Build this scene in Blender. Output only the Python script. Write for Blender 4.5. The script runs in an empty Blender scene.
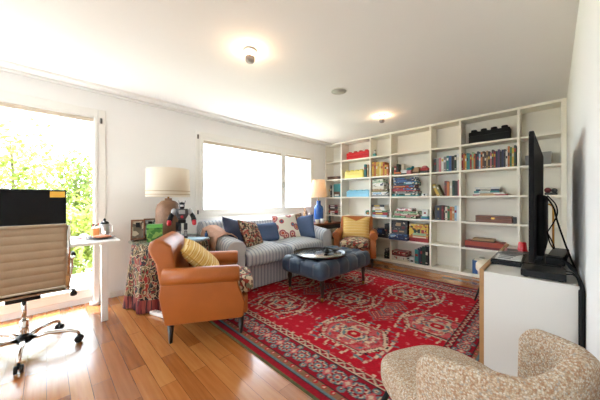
import bpy, bmesh, math, random
import numpy as np
from mathutils import Vector, Matrix, Euler
random.seed(7)
SC = bpy.context.scene
COL = SC.collection
PI = math.pi
R = math.radians

# ------------------------------------------------------------------ camera, world, light, exposure
cam_d = bpy.data.cameras.new('camera'); cam = bpy.data.objects.new('camera', cam_d); COL.objects.link(cam)
cam_d.sensor_width = 36.0; cam_d.lens = 36.0 * 253.3 / 600.0; cam_d.clip_start = 0.02; cam_d.clip_end = 200
cam.location = (0, 0, 1.148); cam.rotation_euler = (PI / 2, 0, PI / 4)
SC.camera = cam
SC.view_settings.view_transform = 'Standard'; SC.view_settings.look = 'None'
SC.view_settings.gamma = 1.0; SC.view_settings.use_curve_mapping = False
SC.view_settings.exposure = 0.92
wd = bpy.data.worlds.new('world'); SC.world = wd; wd.use_nodes = True
bg = wd.node_tree.nodes['Background']; bg.inputs[0].default_value = (0.75, 0.88, 1.0, 1); bg.inputs[1].default_value = 6.0
sun_d = bpy.data.lights.new('sun', 'SUN'); sun_d.energy = 10.0; sun_d.angle = R(3); sun_d.color = (1, .97, .93)
sun = bpy.data.objects.new('sun', sun_d); COL.objects.link(sun)
sun.rotation_euler = Vector((0.45, 0.2, -1.0)).to_track_quat('-Z', 'Y').to_euler()
def portal(name, y0, y1, z0, z1):
    d = bpy.data.lights.new(name, 'AREA'); d.shape = 'RECTANGLE'; d.size = y1 - y0; d.size_y = z1 - z0
    d.cycles.is_portal = True
    o = bpy.data.objects.new(name, d); COL.objects.link(o)
    o.location = (-3.86, (y0 + y1) / 2, (z0 + z1) / 2)
    o.rotation_euler = Matrix(((0, 0, -1), (1, 0, 0), (0, -1, 0))).to_euler()   # -Z axis looks along +X
    m = Matrix(((0, 0, -1), (1, 0, 0), (0, 1, 0))); m = Matrix(((0.0, 0.0, -1.0), (-1.0, 0.0, 0.0), (0.0, 1.0, 0.0)))
    o.rotation_euler = m.to_euler()
portal('daylight_door', -1.35, .46, .1, 2.14)
portal('daylight_window', 1.57, 4.08, .93, 2.12)
def portal_front(x0, x1, z0, z1):
    d = bpy.data.lights.new('fill_daylight_rear', 'AREA'); d.shape = 'RECTANGLE'; d.size = x1 - x0; d.size_y = z1 - z0; d.cycles.is_portal = True
    o = bpy.data.objects.new('fill_daylight_rear', d); COL.objects.link(o); o.location = ((x0 + x1) / 2, -3.78, (z0 + z1) / 2); o.rotation_euler = (PI / 2, 0, PI)
portal_front(-3.1, -.9, .3, 2.1)  # sky portal for the added, unseen fill window

# ------------------------------------------------------------------ helpers
def lin(c):
    c = c / 255.0
    return c / 12.92 if c <= .04045 else ((c + .055) / 1.055) ** 2.4
def rgb(r, g, b): return (lin(r), lin(g), lin(b), 1.0)

_mats = {}
def mat(name, col, rough=.5, metal=0.0, var=0.0, scale=8.0, bump=0.0, bscale=60.0, coat=0.0, spec=.5, sheen=0.0):
    """plain procedural surface: colour with a little noise variation and a noise bump"""
    if name in _mats: return _mats[name]
    m = bpy.data.materials.new(name); m.use_nodes = True; _mats[name] = m
    nt = m.node_tree; b = nt.nodes['Principled BSDF']
    b.inputs['Base Color'].default_value = col; b.inputs['Roughness'].default_value = rough
    b.inputs['Metallic'].default_value = metal; b.inputs['Coat Weight'].default_value = coat
    b.inputs['Specular IOR Level'].default_value = spec; b.inputs['Sheen Weight'].default_value = sheen
    tc = nt.nodes.new('ShaderNodeTexCoord')
    if var > 0:
        n = nt.nodes.new('ShaderNodeTexNoise'); n.inputs['Scale'].default_value = scale; n.inputs['Detail'].default_value = 4
        nt.links.new(tc.outputs['Object'], n.inputs['Vector'])
        r = nt.nodes.new('ShaderNodeMapRange'); r.inputs[3].default_value = 1 - var; r.inputs[4].default_value = 1 + var
        nt.links.new(n.outputs['Fac'], r.inputs[0])
        mx = nt.nodes.new('ShaderNodeVectorMath'); mx.operation = 'SCALE'; mx.inputs[0].default_value = col[:3]
        nt.links.new(r.outputs[0], mx.inputs['Scale']); nt.links.new(mx.outputs[0], b.inputs['Base Color'])
    if bump > 0:
        n = nt.nodes.new('ShaderNodeTexNoise'); n.inputs['Scale'].default_value = bscale
        nt.links.new(tc.outputs['Object'], n.inputs['Vector'])
        bp = nt.nodes.new('ShaderNodeBump'); bp.inputs['Strength'].default_value = bump; bp.inputs['Distance'].default_value = .01
        nt.links.new(n.outputs['Fac'], bp.inputs['Height']); nt.links.new(bp.outputs[0], b.inputs['Normal'])
    return m

def new_mat(name, rough=.7):
    m = bpy.data.materials.new(name); m.use_nodes = True
    nt = m.node_tree; b = nt.nodes['Principled BSDF']; b.inputs['Roughness'].default_value = rough
    tc = nt.nodes.new('ShaderNodeTexCoord')
    return m, nt, b, tc
def ramp(nt, stops, interp='CONSTANT'):
    r = nt.nodes.new('ShaderNodeValToRGB'); r.color_ramp.interpolation = interp
    e = r.color_ramp.elements
    e[0].position, e[0].color = stops[0]; e[1].position, e[1].color = stops[1]
    for p, c in stops[2:]:
        x = e.new(p); x.color = c
    return r
def add_bump(nt, b, src, strength=.3, dist=.004):
    bp = nt.nodes.new('ShaderNodeBump'); bp.inputs['Strength'].default_value = strength; bp.inputs['Distance'].default_value = dist
    nt.links.new(src, bp.inputs['Height']); nt.links.new(bp.outputs[0], b.inputs['Normal'])

def stripes(name, axis, period, stops, rough=.9, wobble=0.0):
    """repeating stripes across one object axis"""
    m, nt, b, tc = new_mat(name, rough)
    sx = nt.nodes.new('ShaderNodeSeparateXYZ'); nt.links.new(tc.outputs['Object'], sx.inputs[0])
    src = sx.outputs[axis]
    if wobble:
        n = nt.nodes.new('ShaderNodeTexNoise'); n.inputs['Scale'].default_value = 14
        nt.links.new(tc.outputs['Object'], n.inputs['Vector'])
        a = nt.nodes.new('ShaderNodeMath'); a.operation = 'MULTIPLY_ADD'; a.inputs[1].default_value = wobble
        nt.links.new(n.outputs['Fac'], a.inputs[0]); nt.links.new(src, a.inputs[2]); src = a.outputs[0]
    d = nt.nodes.new('ShaderNodeMath'); d.operation = 'DIVIDE'; d.inputs[1].default_value = period; nt.links.new(src, d.inputs[0])
    f = nt.nodes.new('ShaderNodeMath'); f.operation = 'FRACT'; nt.links.new(d.outputs[0], f.inputs[0])
    r = ramp(nt, stops); nt.links.new(f.outputs[0], r.inputs[0]); nt.links.new(r.outputs[0], b.inputs['Base Color'])
    n2 = nt.nodes.new('ShaderNodeTexNoise'); n2.inputs['Scale'].default_value = 350
    nt.links.new(tc.outputs['Object'], n2.inputs['Vector']); add_bump(nt, b, n2.outputs['Fac'], .25, .002)
    return m

def patches(name, scale, cols, rough=.9, distort=.0, stretch=(1, 1, 1)):
    """woven multicolour cloth: patches of flat colour"""
    m, nt, b, tc = new_mat(name, rough)
    mp = nt.nodes.new('ShaderNodeMapping'); mp.inputs['Scale'].default_value = stretch
    nt.links.new(tc.outputs['Object'], mp.inputs[0]); src = mp.outputs[0]
    if distort:
        n = nt.nodes.new('ShaderNodeTexNoise'); n.inputs['Scale'].default_value = 9
        nt.links.new(src, n.inputs['Vector'])
        va = nt.nodes.new('ShaderNodeVectorMath'); va.operation = 'MULTIPLY_ADD'; va.inputs[1].default_value = (distort,) * 3
        nt.links.new(n.outputs['Color'], va.inputs[0]); nt.links.new(src, va.inputs[2]); src = va.outputs[0]
    v = nt.nodes.new('ShaderNodeTexVoronoi'); v.inputs['Scale'].default_value = scale
    nt.links.new(src, v.inputs['Vector'])
    s = nt.nodes.new('ShaderNodeSeparateColor'); nt.links.new(v.outputs['Color'], s.inputs[0])
    k = len(cols); r = ramp(nt, [(i / k, c) for i, c in enumerate(cols)])
    nt.links.new(s.outputs[0], r.inputs[0]); nt.links.new(r.outputs[0], b.inputs['Base Color'])
    n2 = nt.nodes.new('ShaderNodeTexNoise'); n2.inputs['Scale'].default_value = 250
    nt.links.new(tc.outputs['Object'], n2.inputs['Vector']); add_bump(nt, b, n2.outputs['Fac'], .25, .002)
    return m

class MB:
    """collects shapes into one mesh"""
    def __init__(s): s.v = []; s.f = []; s.mi = []; s.sm = []
    def add(s, vs, fs, mi=0, M=None, smooth=True):
        o = len(s.v)
        s.v += [tuple(M @ Vector(v)) for v in vs] if M is not None else [tuple(v) for v in vs]
        s.f += [tuple(i + o for i in f) for f in fs]; s.mi += [mi] * len(fs); s.sm += [smooth] * len(fs)
        return s
    def bm(s, bm, mi=0, M=None, smooth=True):
        bm.verts.index_update()
        s.add([v.co.copy() for v in bm.verts], [[v.index for v in f.verts] for f in bm.faces], mi, M, smooth); bm.free(); return s
    def box(s, x0, x1, y0, y1, z0, z1, bev=0.0, seg=2, mi=0, M=None):
        b = bmesh.new(); bmesh.ops.create_cube(b, size=1)
        for v in b.verts:
            v.co = Vector(((x0 + x1) / 2 + v.co.x * (x1 - x0), (y0 + y1) / 2 + v.co.y * (y1 - y0), (z0 + z1) / 2 + v.co.z * (z1 - z0)))
        if bev > 0:
            bev = min(bev, .49 * min(abs(x1 - x0), abs(y1 - y0), abs(z1 - z0)))
            bmesh.ops.bevel(b, geom=b.edges[:], offset=bev, segments=seg, profile=.5, affect='EDGES')
        return s.bm(b, mi, M, bev > .006)
    def lathe(s, prof, n=32, mi=0, M=None, cx=0, cy=0, cap=True):
        vs = []; fs = []
        for r, z in prof:
            for i in range(n):
                a = 2 * PI * i / n; vs.append((cx + r * math.cos(a), cy + r * math.sin(a), z))
        k = len(prof)
        for j in range(k - 1):
            for i in range(n):
                a = j * n + i; b2 = j * n + (i + 1) % n; fs.append((a, b2, b2 + n, a + n))
        if cap:
            if prof[0][0] > 1e-5: fs.append(tuple(range(n - 1, -1, -1)))
            if prof[-1][0] > 1e-5: fs.append(tuple((k - 1) * n + i for i in range(n)))
        return s.add(vs, fs, mi, M)
    def tube(s, pts, r, n=10, mi=0, M=None, closed=False):
        P = [Vector(p) for p in pts]; rs = r if isinstance(r, (list, tuple)) else [r] * len(P)
        vs = []; fs = []; up = None
        for i, p in enumerate(P):
            if closed: t = P[(i + 1) % len(P)] - P[i - 1]
            else: t = (P[min(i + 1, len(P) - 1)] - P[max(i - 1, 0)])
            t.normalize()
            if up is None:
                up = Vector((0, 0, 1)) if abs(t.z) < .9 else Vector((1, 0, 0))
            u = up - t * up.dot(t)
            u.normalize(); w = t.cross(u); up = u
            for k in range(n):
                a = 2 * PI * k / n; vs.append(p + (u * math.cos(a) + w * math.sin(a)) * rs[i])
        L = len(P)
        for j in range(L if closed else L - 1):
            for k in range(n):
                a = j * n + k; b2 = j * n + (k + 1) % n; c = ((j + 1) % L) * n
                fs.append((a, b2, c + (k + 1) % n, c + k))
        if not closed:
            fs.append(tuple(range(n - 1, -1, -1))); fs.append(tuple((L - 1) * n + k for k in range(n)))
        return s.add(vs, fs, mi, M)
    def ball(s, c, rx, ry=None, rz=None, n=16, e1=1.0, e2=1.0, mi=0, M=None):
        """superellipsoid: e=1 ball, small e = soft box"""
        ry = rx if ry is None else ry; rz = rx if rz is None else rz
        g = lambda t, e: math.copysign(abs(t) ** e, t)
        vs = []; fs = []; m = n // 2 + 1
        for j in range(1, m):
            ph = -PI / 2 + PI * j / m
            for i in range(n):
                th = 2 * PI * (i + .5) / n
                vs.append((c[0] + rx * g(math.cos(ph), e1) * g(math.cos(th), e2), c[1] + ry * g(math.cos(ph), e1) * g(math.sin(th), e2), c[2] + rz * g(math.sin(ph), e1)))
        for j in range(m - 2):
            for i in range(n):
                a = j * n + i; b2 = j * n + (i + 1) % n; fs.append((a, b2, b2 + n, a + n))
        lo = len(vs); vs.append((c[0], c[1], c[2] - rz)); hi = len(vs); vs.append((c[0], c[1], c[2] + rz))
        for i in range(n):
            fs.append((lo, (i + 1) % n, i)); q = (m - 2) * n; fs.append((hi, q + i, q + (i + 1) % n))
        return s.add(vs, fs, mi, M)
    def prism(s, poly, h0, h1, axes='xzy', bev=0.0, mi=0, M=None, smooth=False):
        """polygon in two axes extruded along the third"""
        b = bmesh.new(); ix = ['xyz'.index(a) for a in axes]
        def mk(p, h):
            q = [0, 0, 0]; q[ix[0]] = p[0]; q[ix[1]] = p[1]; q[ix[2]] = h; return q
        lo = [b.verts.new(mk(p, h0)) for p in poly]; hi = [b.verts.new(mk(p, h1)) for p in poly]
        k = len(poly)
        for i in range(k): b.faces.new((lo[i], lo[(i + 1) % k], hi[(i + 1) % k], hi[i]))
        f1 = b.faces.new(lo[::-1]); f2 = b.faces.new(hi)
        bmesh.ops.recalc_face_normals(b, faces=b.faces[:])
        if bev > 0:
            ed = [e for e in b.edges if (e in f1.edges or e in f2.edges)]
            bmesh.ops.bevel(b, geom=ed, offset=bev, segments=3, profile=.5, affect='EDGES')
        return s.bm(b, mi, M, smooth or bev > .006)
    def sheet(s, fn, nu, nv, mi=0, M=None, closed_u=False):
        vs = []; fs = []
        for j in range(nv + 1):
            for i in range(nu + (0 if closed_u else 1)):
                vs.append(fn(i / nu, j / nv))
        w = nu if closed_u else nu + 1
        for j in range(nv):
            for i in range(nu):
                a = j * w + i; b2 = j * w + (i + 1) % w; fs.append((a, b2, b2 + w, a + w))
        return s.add(vs, fs, mi, M)
    def build(s, name, mats, parent=None, loc=(0, 0, 0), rotz=0.0, fix=True, rot=None):
        me = bpy.data.meshes.new(name); me.from_pydata(s.v, [], s.f)
        mats = mats if isinstance(mats, (list, tuple)) else [mats]
        for m in mats: me.materials.append(m)
        me.polygons.foreach_set('material_index', s.mi); me.polygons.foreach_set('use_smooth', s.sm)
        me.update()
        if fix:
            b = bmesh.new(); b.from_mesh(me); bmesh.ops.recalc_face_normals(b, faces=b.faces[:]); b.to_mesh(me); b.free()
        o = bpy.data.objects.new(name, me); COL.objects.link(o)
        o.location = loc; o.rotation_euler = rot if rot is not None else (0, 0, rotz)
        if parent is not None: o.parent = parent
        return o

def tag(o, label, cat, group=None, kind=None):
    o['label'] = label; o['category'] = cat
    if group: o['group'] = group
    if kind: o['kind'] = kind
    return o
def thing(name, label, cat, loc=(0, 0, 0), rotz=0.0, group=None, rot=None):
    o = bpy.data.objects.new(name, None); COL.objects.link(o); o.empty_display_size = .1
    o.location = loc; o.rotation_euler = rot if rot is not None else (0, 0, rotz)
    return tag(o, label, cat, group)
def struct(o, label=None, cat=None):
    o['kind'] = 'structure'
    if label: o['label'] = label; o['category'] = cat
    return o
def dup(root, loc, rotz, label, group=None):
    r = root.copy(); COL.objects.link(r); r.location = loc; r.rotation_euler = (0, 0, rotz); r['label'] = label
    if group: r['group'] = group
    for ch in list(root.children):
        c = ch.copy(); COL.objects.link(c); c.parent = r
        for g in ch.children:
            d = g.copy(); COL.objects.link(d); d.parent = c
    return r
def shade(mb_obj, deg=35):
    return mb_obj

# ------------------------------------------------------------------ shared materials
WHITE = mat('white_paint', rgb(241, 239, 235), .75, var=.02, scale=3)
CEIL = mat('ceiling_paint', rgb(240, 236, 232), .9, var=.015, scale=2)
TRIM = mat('white_gloss_paint', rgb(240, 237, 230), .4, var=.01)
SHELFW = mat('cream_shelf_paint', rgb(242, 235, 219), .45, var=.015, scale=4)
BLACKP = mat('black_plastic', rgb(13, 13, 14), .45, spec=.35)
BLACKM = mat('black_matte', rgb(10, 10, 11), .65, spec=.3)
BLACKG = mat('black_gloss', rgb(8, 8, 10), .12)
CHROME = mat('chrome', rgb(225, 222, 218), .12, metal=1.0)
BRASS = mat('brass', rgb(176, 130, 62), .3, metal=1.0)
DARKW = mat('dark_stained_wood', rgb(42, 25, 17), .35, var=.2, scale=20)
WALNUT = mat('brown_wood', rgb(112, 62, 34), .4, var=.25, scale=18)
OAK = mat('oak_edge', rgb(178, 132, 84), .5, var=.15, scale=25)
LEATHER = mat('tan_leather', rgb(170, 93, 35), .42, var=.16, scale=6, bump=.12, bscale=160)
DESKW = mat('white_laminate', rgb(240, 238, 234), .35)
PAPER = mat('paper', rgb(236, 232, 220), .8, var=.04, scale=60)

def floor_mat():
    m, nt, b, tc = new_mat('oak_parquet', .22); b.inputs['Coat Weight'].default_value = .45; b.inputs['Coat Roughness'].default_value = .14
    mp = nt.nodes.new('ShaderNodeMapping'); nt.links.new(tc.outputs['Object'], mp.inputs[0])
    br = nt.nodes.new('ShaderNodeTexBrick'); br.offset = .37; br.offset_frequency = 2
    br.inputs['Scale'].default_value = 1.0; br.inputs['Mortar Size'].default_value = .0012; br.inputs['Mortar Smooth'].default_value = .1
    br.inputs['Brick Width'].default_value = .85; br.inputs['Row Height'].default_value = .098; br.inputs['Bias'].default_value = 0
    br.inputs['Color1'].default_value = (0, 0, 0, 1); br.inputs['Color2'].default_value = (1, 1, 1, 1); br.inputs['Mortar'].default_value = (.5, .5, .5, 1)
    nt.links.new(mp.outputs[0], br.inputs['Vector'])
    mp2 = nt.nodes.new('ShaderNodeMapping'); mp2.inputs['Scale'].default_value = (2.0, 26, 1); nt.links.new(tc.outputs['Object'], mp2.inputs[0])
    n = nt.nodes.new('ShaderNodeTexNoise'); n.inputs['Scale'].default_value = 1.6; n.inputs['Detail'].default_value = 3; n.inputs['Distortion'].default_value = .15
    nt.links.new(mp2.outputs[0], n.inputs['Vector'])
    ad = nt.nodes.new('ShaderNodeMath'); ad.operation = 'MULTIPLY_ADD'; ad.inputs[1].default_value = .55
    nt.links.new(br.outputs['Color'], ad.inputs[0]); 
    sc = nt.nodes.new('ShaderNodeMath'); sc.operation = 'MULTIPLY'; sc.inputs[1].default_value = .5
    nt.links.new(n.outputs['Fac'], sc.inputs[0]); nt.links.new(sc.outputs[0], ad.inputs[2])
    r = ramp(nt, [(.1, rgb(112, 60, 24)), (.35, rgb(150, 88, 40)), (.6, rgb(174, 108, 54)), (.9, rgb(192, 132, 74))], 'LINEAR')
    nt.links.new(ad.outputs[0], r.inputs[0])
    mx = nt.nodes.new('ShaderNodeMix'); mx.data_type = 'RGBA'; mx.inputs[7].default_value = rgb(88, 46, 20)
    nt.links.new(br.outputs['Fac'], mx.inputs[0]); nt.links.new(r.outputs[0], mx.inputs[6]); nt.links.new(mx.outputs[2], b.inputs['Base Color'])
    rr = nt.nodes.new('ShaderNodeMapRange'); rr.inputs[3].default_value = .24; rr.inputs[4].default_value = .27
    nt.links.new(n.outputs['Fac'], rr.inputs[0]); nt.links.new(rr.outputs[0], b.inputs['Roughness'])
    return m

def glass_mat(name, tint=(1, 1, 1, 1), rough=.03, ior=1.25):
    m = bpy.data.materials.new(name); m.use_nodes = True; nt = m.node_tree
    for n in list(nt.nodes):
        if n.type == 'BSDF_PRINCIPLED': nt.nodes.remove(n)
    out = [n for n in nt.nodes if n.type == 'OUTPUT_MATERIAL'][0]
    t = nt.nodes.new('ShaderNodeBsdfTransparent'); t.inputs[0].default_value = tint
    g = nt.nodes.new('ShaderNodeBsdfGlossy'); g.inputs['Roughness'].default_value = rough
    f = nt.nodes.new('ShaderNodeFresnel'); f.inputs[0].default_value = ior
    mx = nt.nodes.new('ShaderNodeMixShader')
    ge = nt.nodes.new('ShaderNodeNewGeometry'); k = nt.nodes.new('ShaderNodeMath'); k.operation = 'SUBTRACT'; k.inputs[0].default_value = 1.0
    nt.links.new(ge.outputs['Backfacing'], k.inputs[1])
    k2 = nt.nodes.new('ShaderNodeMath'); k2.operation = 'MULTIPLY'; nt.links.new(k.outputs[0], k2.inputs[0]); nt.links.new(f.outputs[0], k2.inputs[1])
    nt.links.new(k2.outputs[0], mx.inputs[0]); nt.links.new(t.outputs[0], mx.inputs[1]); nt.links.new(g.outputs[0], mx.inputs[2])
    nt.links.new(mx.outputs[0], out.inputs[0])
    return m
GLASS = glass_mat('window_glass')
CLEAR = glass_mat('clear_plastic', (.97, .97, .97, 1), .38, 1.6)

def glow(name, col, strength):
    m = bpy.data.materials.new(name); m.use_nodes = True; b = m.node_tree.nodes['Principled BSDF']
    b.inputs['Base Color'].default_value = col; b.inputs['Emission Color'].default_value = col; b.inputs['Emission Strength'].default_value = strength
    return m

def shade_mat(name, col, trans=.45):
    m, nt, b, tc = new_mat(name, .9)
    b.inputs['Base Color'].default_value = col
    out = [n for n in nt.nodes if n.type == 'OUTPUT_MATERIAL'][0]
    t = nt.nodes.new('ShaderNodeBsdfTranslucent'); t.inputs[0].default_value = col
    mx = nt.nodes.new('ShaderNodeMixShader'); mx.inputs[0].default_value = trans
    nt.links.new(b.outputs[0], mx.inputs[1]); nt.links.new(t.outputs[0], mx.inputs[2]); nt.links.new(mx.outputs[0], out.inputs[0])
    w = nt.nodes.new('ShaderNodeTexNoise'); w.inputs['Scale'].default_value = 220
    nt.links.new(tc.outputs['Object'], w.inputs['Vector']); add_bump(nt, b, w.outputs['Fac'], .2, .002)
    return m

# ------------------------------------------------------------------ room shell
XL, XR, YB, YF, H = -3.68, .116, 4.79, -3.6, 2.4
W = .22
struct(MB().box(XL - W, XR + W, YF - W, YB + W, -.12, 0).build('floor', floor_mat()))
struct(MB().box(XL - W, XR + W, YF - W, YB + W, H, H + .15).build('ceiling', CEIL))
D0, D1, DZ0, DZ1 = -1.35, .455, .09, 2.15         # french door opening
V0, V1, VZ0, VZ1 = 1.56, 4.07, .925, 2.125        # wide window opening
wl = MB()
for a in ((YF - W, D0, 0, H), (D0, D1, 0, DZ0), (D0, D1, DZ1, H), (D1, V0, 0, H), (V0, V1, 0, VZ0), (V0, V1, VZ1, H), (V1, YB + W, 0, H)):
    wl.box(XL - W, XL, a[0], a[1], a[2], a[3])
struct(wl.build('wall_left', WHITE))
struct(MB().box(XL, XR, YB, YB + W, 0, H).build('wall_back', WHITE))
struct(MB().box(XR, XR + W, YF - W, YB + W, 0, H).build('wall_right', WHITE))
wf = MB(); F0, F1, FZ0, FZ1 = -3.1, -.9, .3, 2.1     # fill window added in the unseen wall behind the camera
wf.box(XL, F0, YF - W, YF, 0, H).box(F1, XR, YF - W, YF, 0, H).box(F0, F1, YF - W, YF, 0, FZ0).box(F0, F1, YF - W, YF, FZ1, H)
struct(wf.build('wall_front', WHITE))
# ceiling track above the windows: three shallow rails
tr = MB().box(XL, XL + .205, YF, 4.47, 2.388, H)
tr.box(XL + .17, XL + .20, YF, 4.47, 2.374, 2.389, .004)
tr.box(XL, XL + .05, YF, 4.47, 2.366, 2.389, .006)
struct(tr.build('trim_1', TRIM))
struct(MB().box(XL, XL + .014, D1 + .07, 4.48, 0, .065, .004).build('baseboard_left', TRIM))
struct(MB().box(XR - .012, XR, YF, 4.48, 0, .065, .004).build('baseboard_right', TRIM))

def frame_mb(x0, x1, y0, y1, z0, z1, w, bev=.006):
    m = MB()
    m.box(x0, x1, y0, y0 + w, z0, z1, bev); m.box(x0, x1, y1 - w, y1, z0, z1, bev)
    m.box(x0, x1, y0 + w, y1 - w, z0, z0 + w, bev); m.box(x0, x1, y0 + w, y1 - w, z1 - w, z1, bev)
    return m
BLIND = mat('beige_blind', rgb(208, 194, 174), .7)
STEEL = mat('dark_steel', rgb(92, 90, 84), .4, metal=.8)
# french door
door = struct(frame_mb(XL - .10, XL + .012, D0 - .03, D1 + .03, DZ0 - .03, DZ1 + .03, .075).build('door_1', TRIM))
o = frame_mb(XL - .075, XL + .022, D0 + .05, D1 - .045, DZ0 + .045, DZ1 - .045, .032).build('sash', TRIM, door)
MB().box(XL - .03, XL - .022, D0 + .08, D1 - .075, DZ0 + .075, DZ1 - .075).build('glass_pane', GLASS, door)
MB().box(XL - .018, XL + .012, D0 + .085, D1 - .08, 2.03, 2.07, .004).build('blind', BLIND, door)
for z in (2.05,): MB().lathe([(.009, z - .03), (.011, z - .028), (.011, z + .028), (.009, z + .03)], 10, cx=XL + .03, cy=D1 - .015).build('hinge', STEEL, door)
# wide window
win = struct(frame_mb(XL - .10, XL + .012, V0 - .03, V1 + .03, VZ0 - .03, VZ1 + .03, .06).build('window_1', TRIM))
for (a, b_) in ((V0 + .03, 3.215), (3.215, V1 - .03)):
    frame_mb(XL - .075, XL + .022, a, b_, VZ0 + .03, VZ1 - .03, .055).build('sash', TRIM, win)
    MB().box(XL - .03, XL - .022, a + .05, b_ - .05, VZ0 + .08, VZ1 - .08).build('glass_pane', GLASS, win)
    MB().box(XL - .018, XL + .014, a + .055, b_ - .055, 1.99, 2.035, .004).build('blind', BLIND, win)
for z in (2.07, .97): MB().lathe([(.009, z - .03), (.011, z - .028), (.011, z + .028), (.009, z + .03)], 10, cx=XL + .03, cy=V0 - .005).build('hinge', STEEL, win)
MB().box(XL + .022, XL + .034, 3.19, 3.215, 1.45, 1.5, .003).box(XL + .03, XL + .05, 3.195, 3.21, 1.38, 1.49, .004).build('handle', mat('window_handle', rgb(190, 188, 180), .3, metal=.6), win)
MB().box(XL, XL + .05, V0 - .05, V1 + .05, VZ0 - .055, VZ0 - .028, .005).build('sill', TRIM, win)

fill_win = MB()  # frame and pane of the added fill window
for a in ((F0 - .03, F0 + .05, FZ0 - .03, FZ1 + .03), (F1 - .05, F1 + .03, FZ0 - .03, FZ1 + .03), (F0, F1, FZ0 - .03, FZ0 + .05), (F0, F1, FZ1 - .05, FZ1 + .03)): fill_win.box(a[0], a[1], YF - .1, YF + .012, a[2], a[3], .005)
fill_win = struct(fill_win.build('fill_window', TRIM)); MB().box(F0 + .05, F1 - .05, YF - .03, YF - .022, FZ0 + .05, FZ1 - .05).build('glass_pane', GLASS, fill_win)
# ------------------------------------------------------------------ outdoors seen through the panes
struct(MB().box(-40, XL - W - .02, -30, 40, -.7, -.45).build('ground', mat('pale_paving', rgb(186, 186, 160), .9, var=.2, scale=2.5)))  # pale paving tone, chosen so light bounced indoors is bright, not green
struct(MB().box(XL - 1.7, XL - W, -2.2, 5, -.45, -.03).build('terrace', mat('terrace_stone', rgb(200, 196, 188), .8, var=.05)))
def leaf_mat(name, c1, c2):
    m, nt, b, tc = new_mat(name, .6)
    n = nt.nodes.new('ShaderNodeTexNoise'); n.inputs['Scale'].default_value = 3.5; nt.links.new(tc.outputs['Object'], n.inputs['Vector'])
    r = ramp(nt, [(.35, c1), (.65, c2)], 'LINEAR'); nt.links.new(n.outputs['Fac'], r.inputs[0]); nt.links.new(r.outputs[0], b.inputs['Base Color'])
    out = [q for q in nt.nodes if q.type == 'OUTPUT_MATERIAL'][0]
    t = nt.nodes.new('ShaderNodeBsdfTranslucent'); nt.links.new(r.outputs[0], t.inputs[0])
    mx = nt.nodes.new('ShaderNodeMixShader'); mx.inputs[0].default_value = .4
    nt.links.new(b.outputs[0], mx.inputs[1]); nt.links.new(t.outputs[0], mx.inputs[2]); nt.links.new(mx.outputs[0], out.inputs[0])
    return m
LEAFS = [leaf_mat('leaf_bright', rgb(124, 140, 50), rgb(166, 174, 88)), leaf_mat('leaf_mid', rgb(84, 108, 42), rgb(136, 148, 70)), leaf_mat('leaf_pale', rgb(146, 158, 90), rgb(184, 186, 130))]
BARK = mat('bark', rgb(120, 104, 84), .9, var=.3, scale=20)
def tree(x, y, h, r, n, leaf, label, cat='tree', name='garden_tree', squash=1.0, trunk=.06):
    t = thing(name, label, cat, (x, y, -.45), random.random() * 6, 'trees and shrubs beyond the glazed door')
    rnd = random.Random(int(x * 31 + y * 77))
    tb = MB().tube([(0, 0, 0), (.03, .02, h * .35), (-.02, .04, h * .7), (0, 0, h * .95)], [trunk, trunk * .8, trunk * .5, trunk * .2], 8)
    for k in range(7):
        a = rnd.random() * 6.28; z = h * (.3 + .08 * k)
        tb.tube([(0, 0, z), (math.cos(a) * r * .4, math.sin(a) * r * .4, z + h * .08), (math.cos(a) * r * .8, math.sin(a) * r * .8, z + h * .18)], [trunk * .4, trunk * .25, .006], 5)
    tb.build('trunk', BARK, t)
    m = MB(); cl = [(rnd.uniform(-.6, .6) * r, rnd.uniform(-.6, .6) * r, h * rnd.uniform(.12, .95)) for _ in range(24)]
    for _ in range(n):
        c = rnd.choice(cl); s = .34 * r
        p = Vector((c[0] + rnd.gauss(0, s), c[1] + rnd.gauss(0, s), max(.03, c[2] + rnd.gauss(0, s * squash))))
        q = Euler((rnd.uniform(-1, 1), rnd.uniform(-1, 1), rnd.random() * 6.28)).to_matrix()
        l = rnd.uniform(.05, .10); w = l * .42
        vs = [p + q @ Vector(v) for v in ((-l, 0, 0), (-l * .2, -w, .01), (l, 0, -.01), (-l * .2, w, .01))]
        m.add(vs, [(0, 1, 2, 3)])
    f = m.build('foliage', leaf, t, fix=False)
    return t
tree(-9.2, -2.0, 3.6, 1.1, 3000, LEAFS[1], 'broad garden tree behind the monitor, left end of the door pane')
tree(-8.6, -.55, 3.0, .95, 2600, LEAFS[0], 'bright yellow green tree standing directly above the monitor', trunk=.05)
tree(-9.6, .6, 2.7, 1.0, 2600, LEAFS[1], 'mid green tree near the right edge of the glazed door')
tree(-12.5, -1.2, 4.6, 1.5, 3000, LEAFS[2], 'pale tall tree far behind the other trees outside')
tree(-12.0, 1.1, 3.6, 1.3, 2600, LEAFS[2], 'pale wide tree far off beside the door frame')
tree(-6.6, .35, 1.45, .62, 1800, LEAFS[0], 'low bright shrub outside just right of the monitor', 'shrub', 'garden_shrub', trunk=.02)
tree(-6.9, -.75, 1.2, .7, 1800, LEAFS[1], 'low shrub outside behind the black monitor', 'shrub', 'garden_shrub', trunk=.02)

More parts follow.
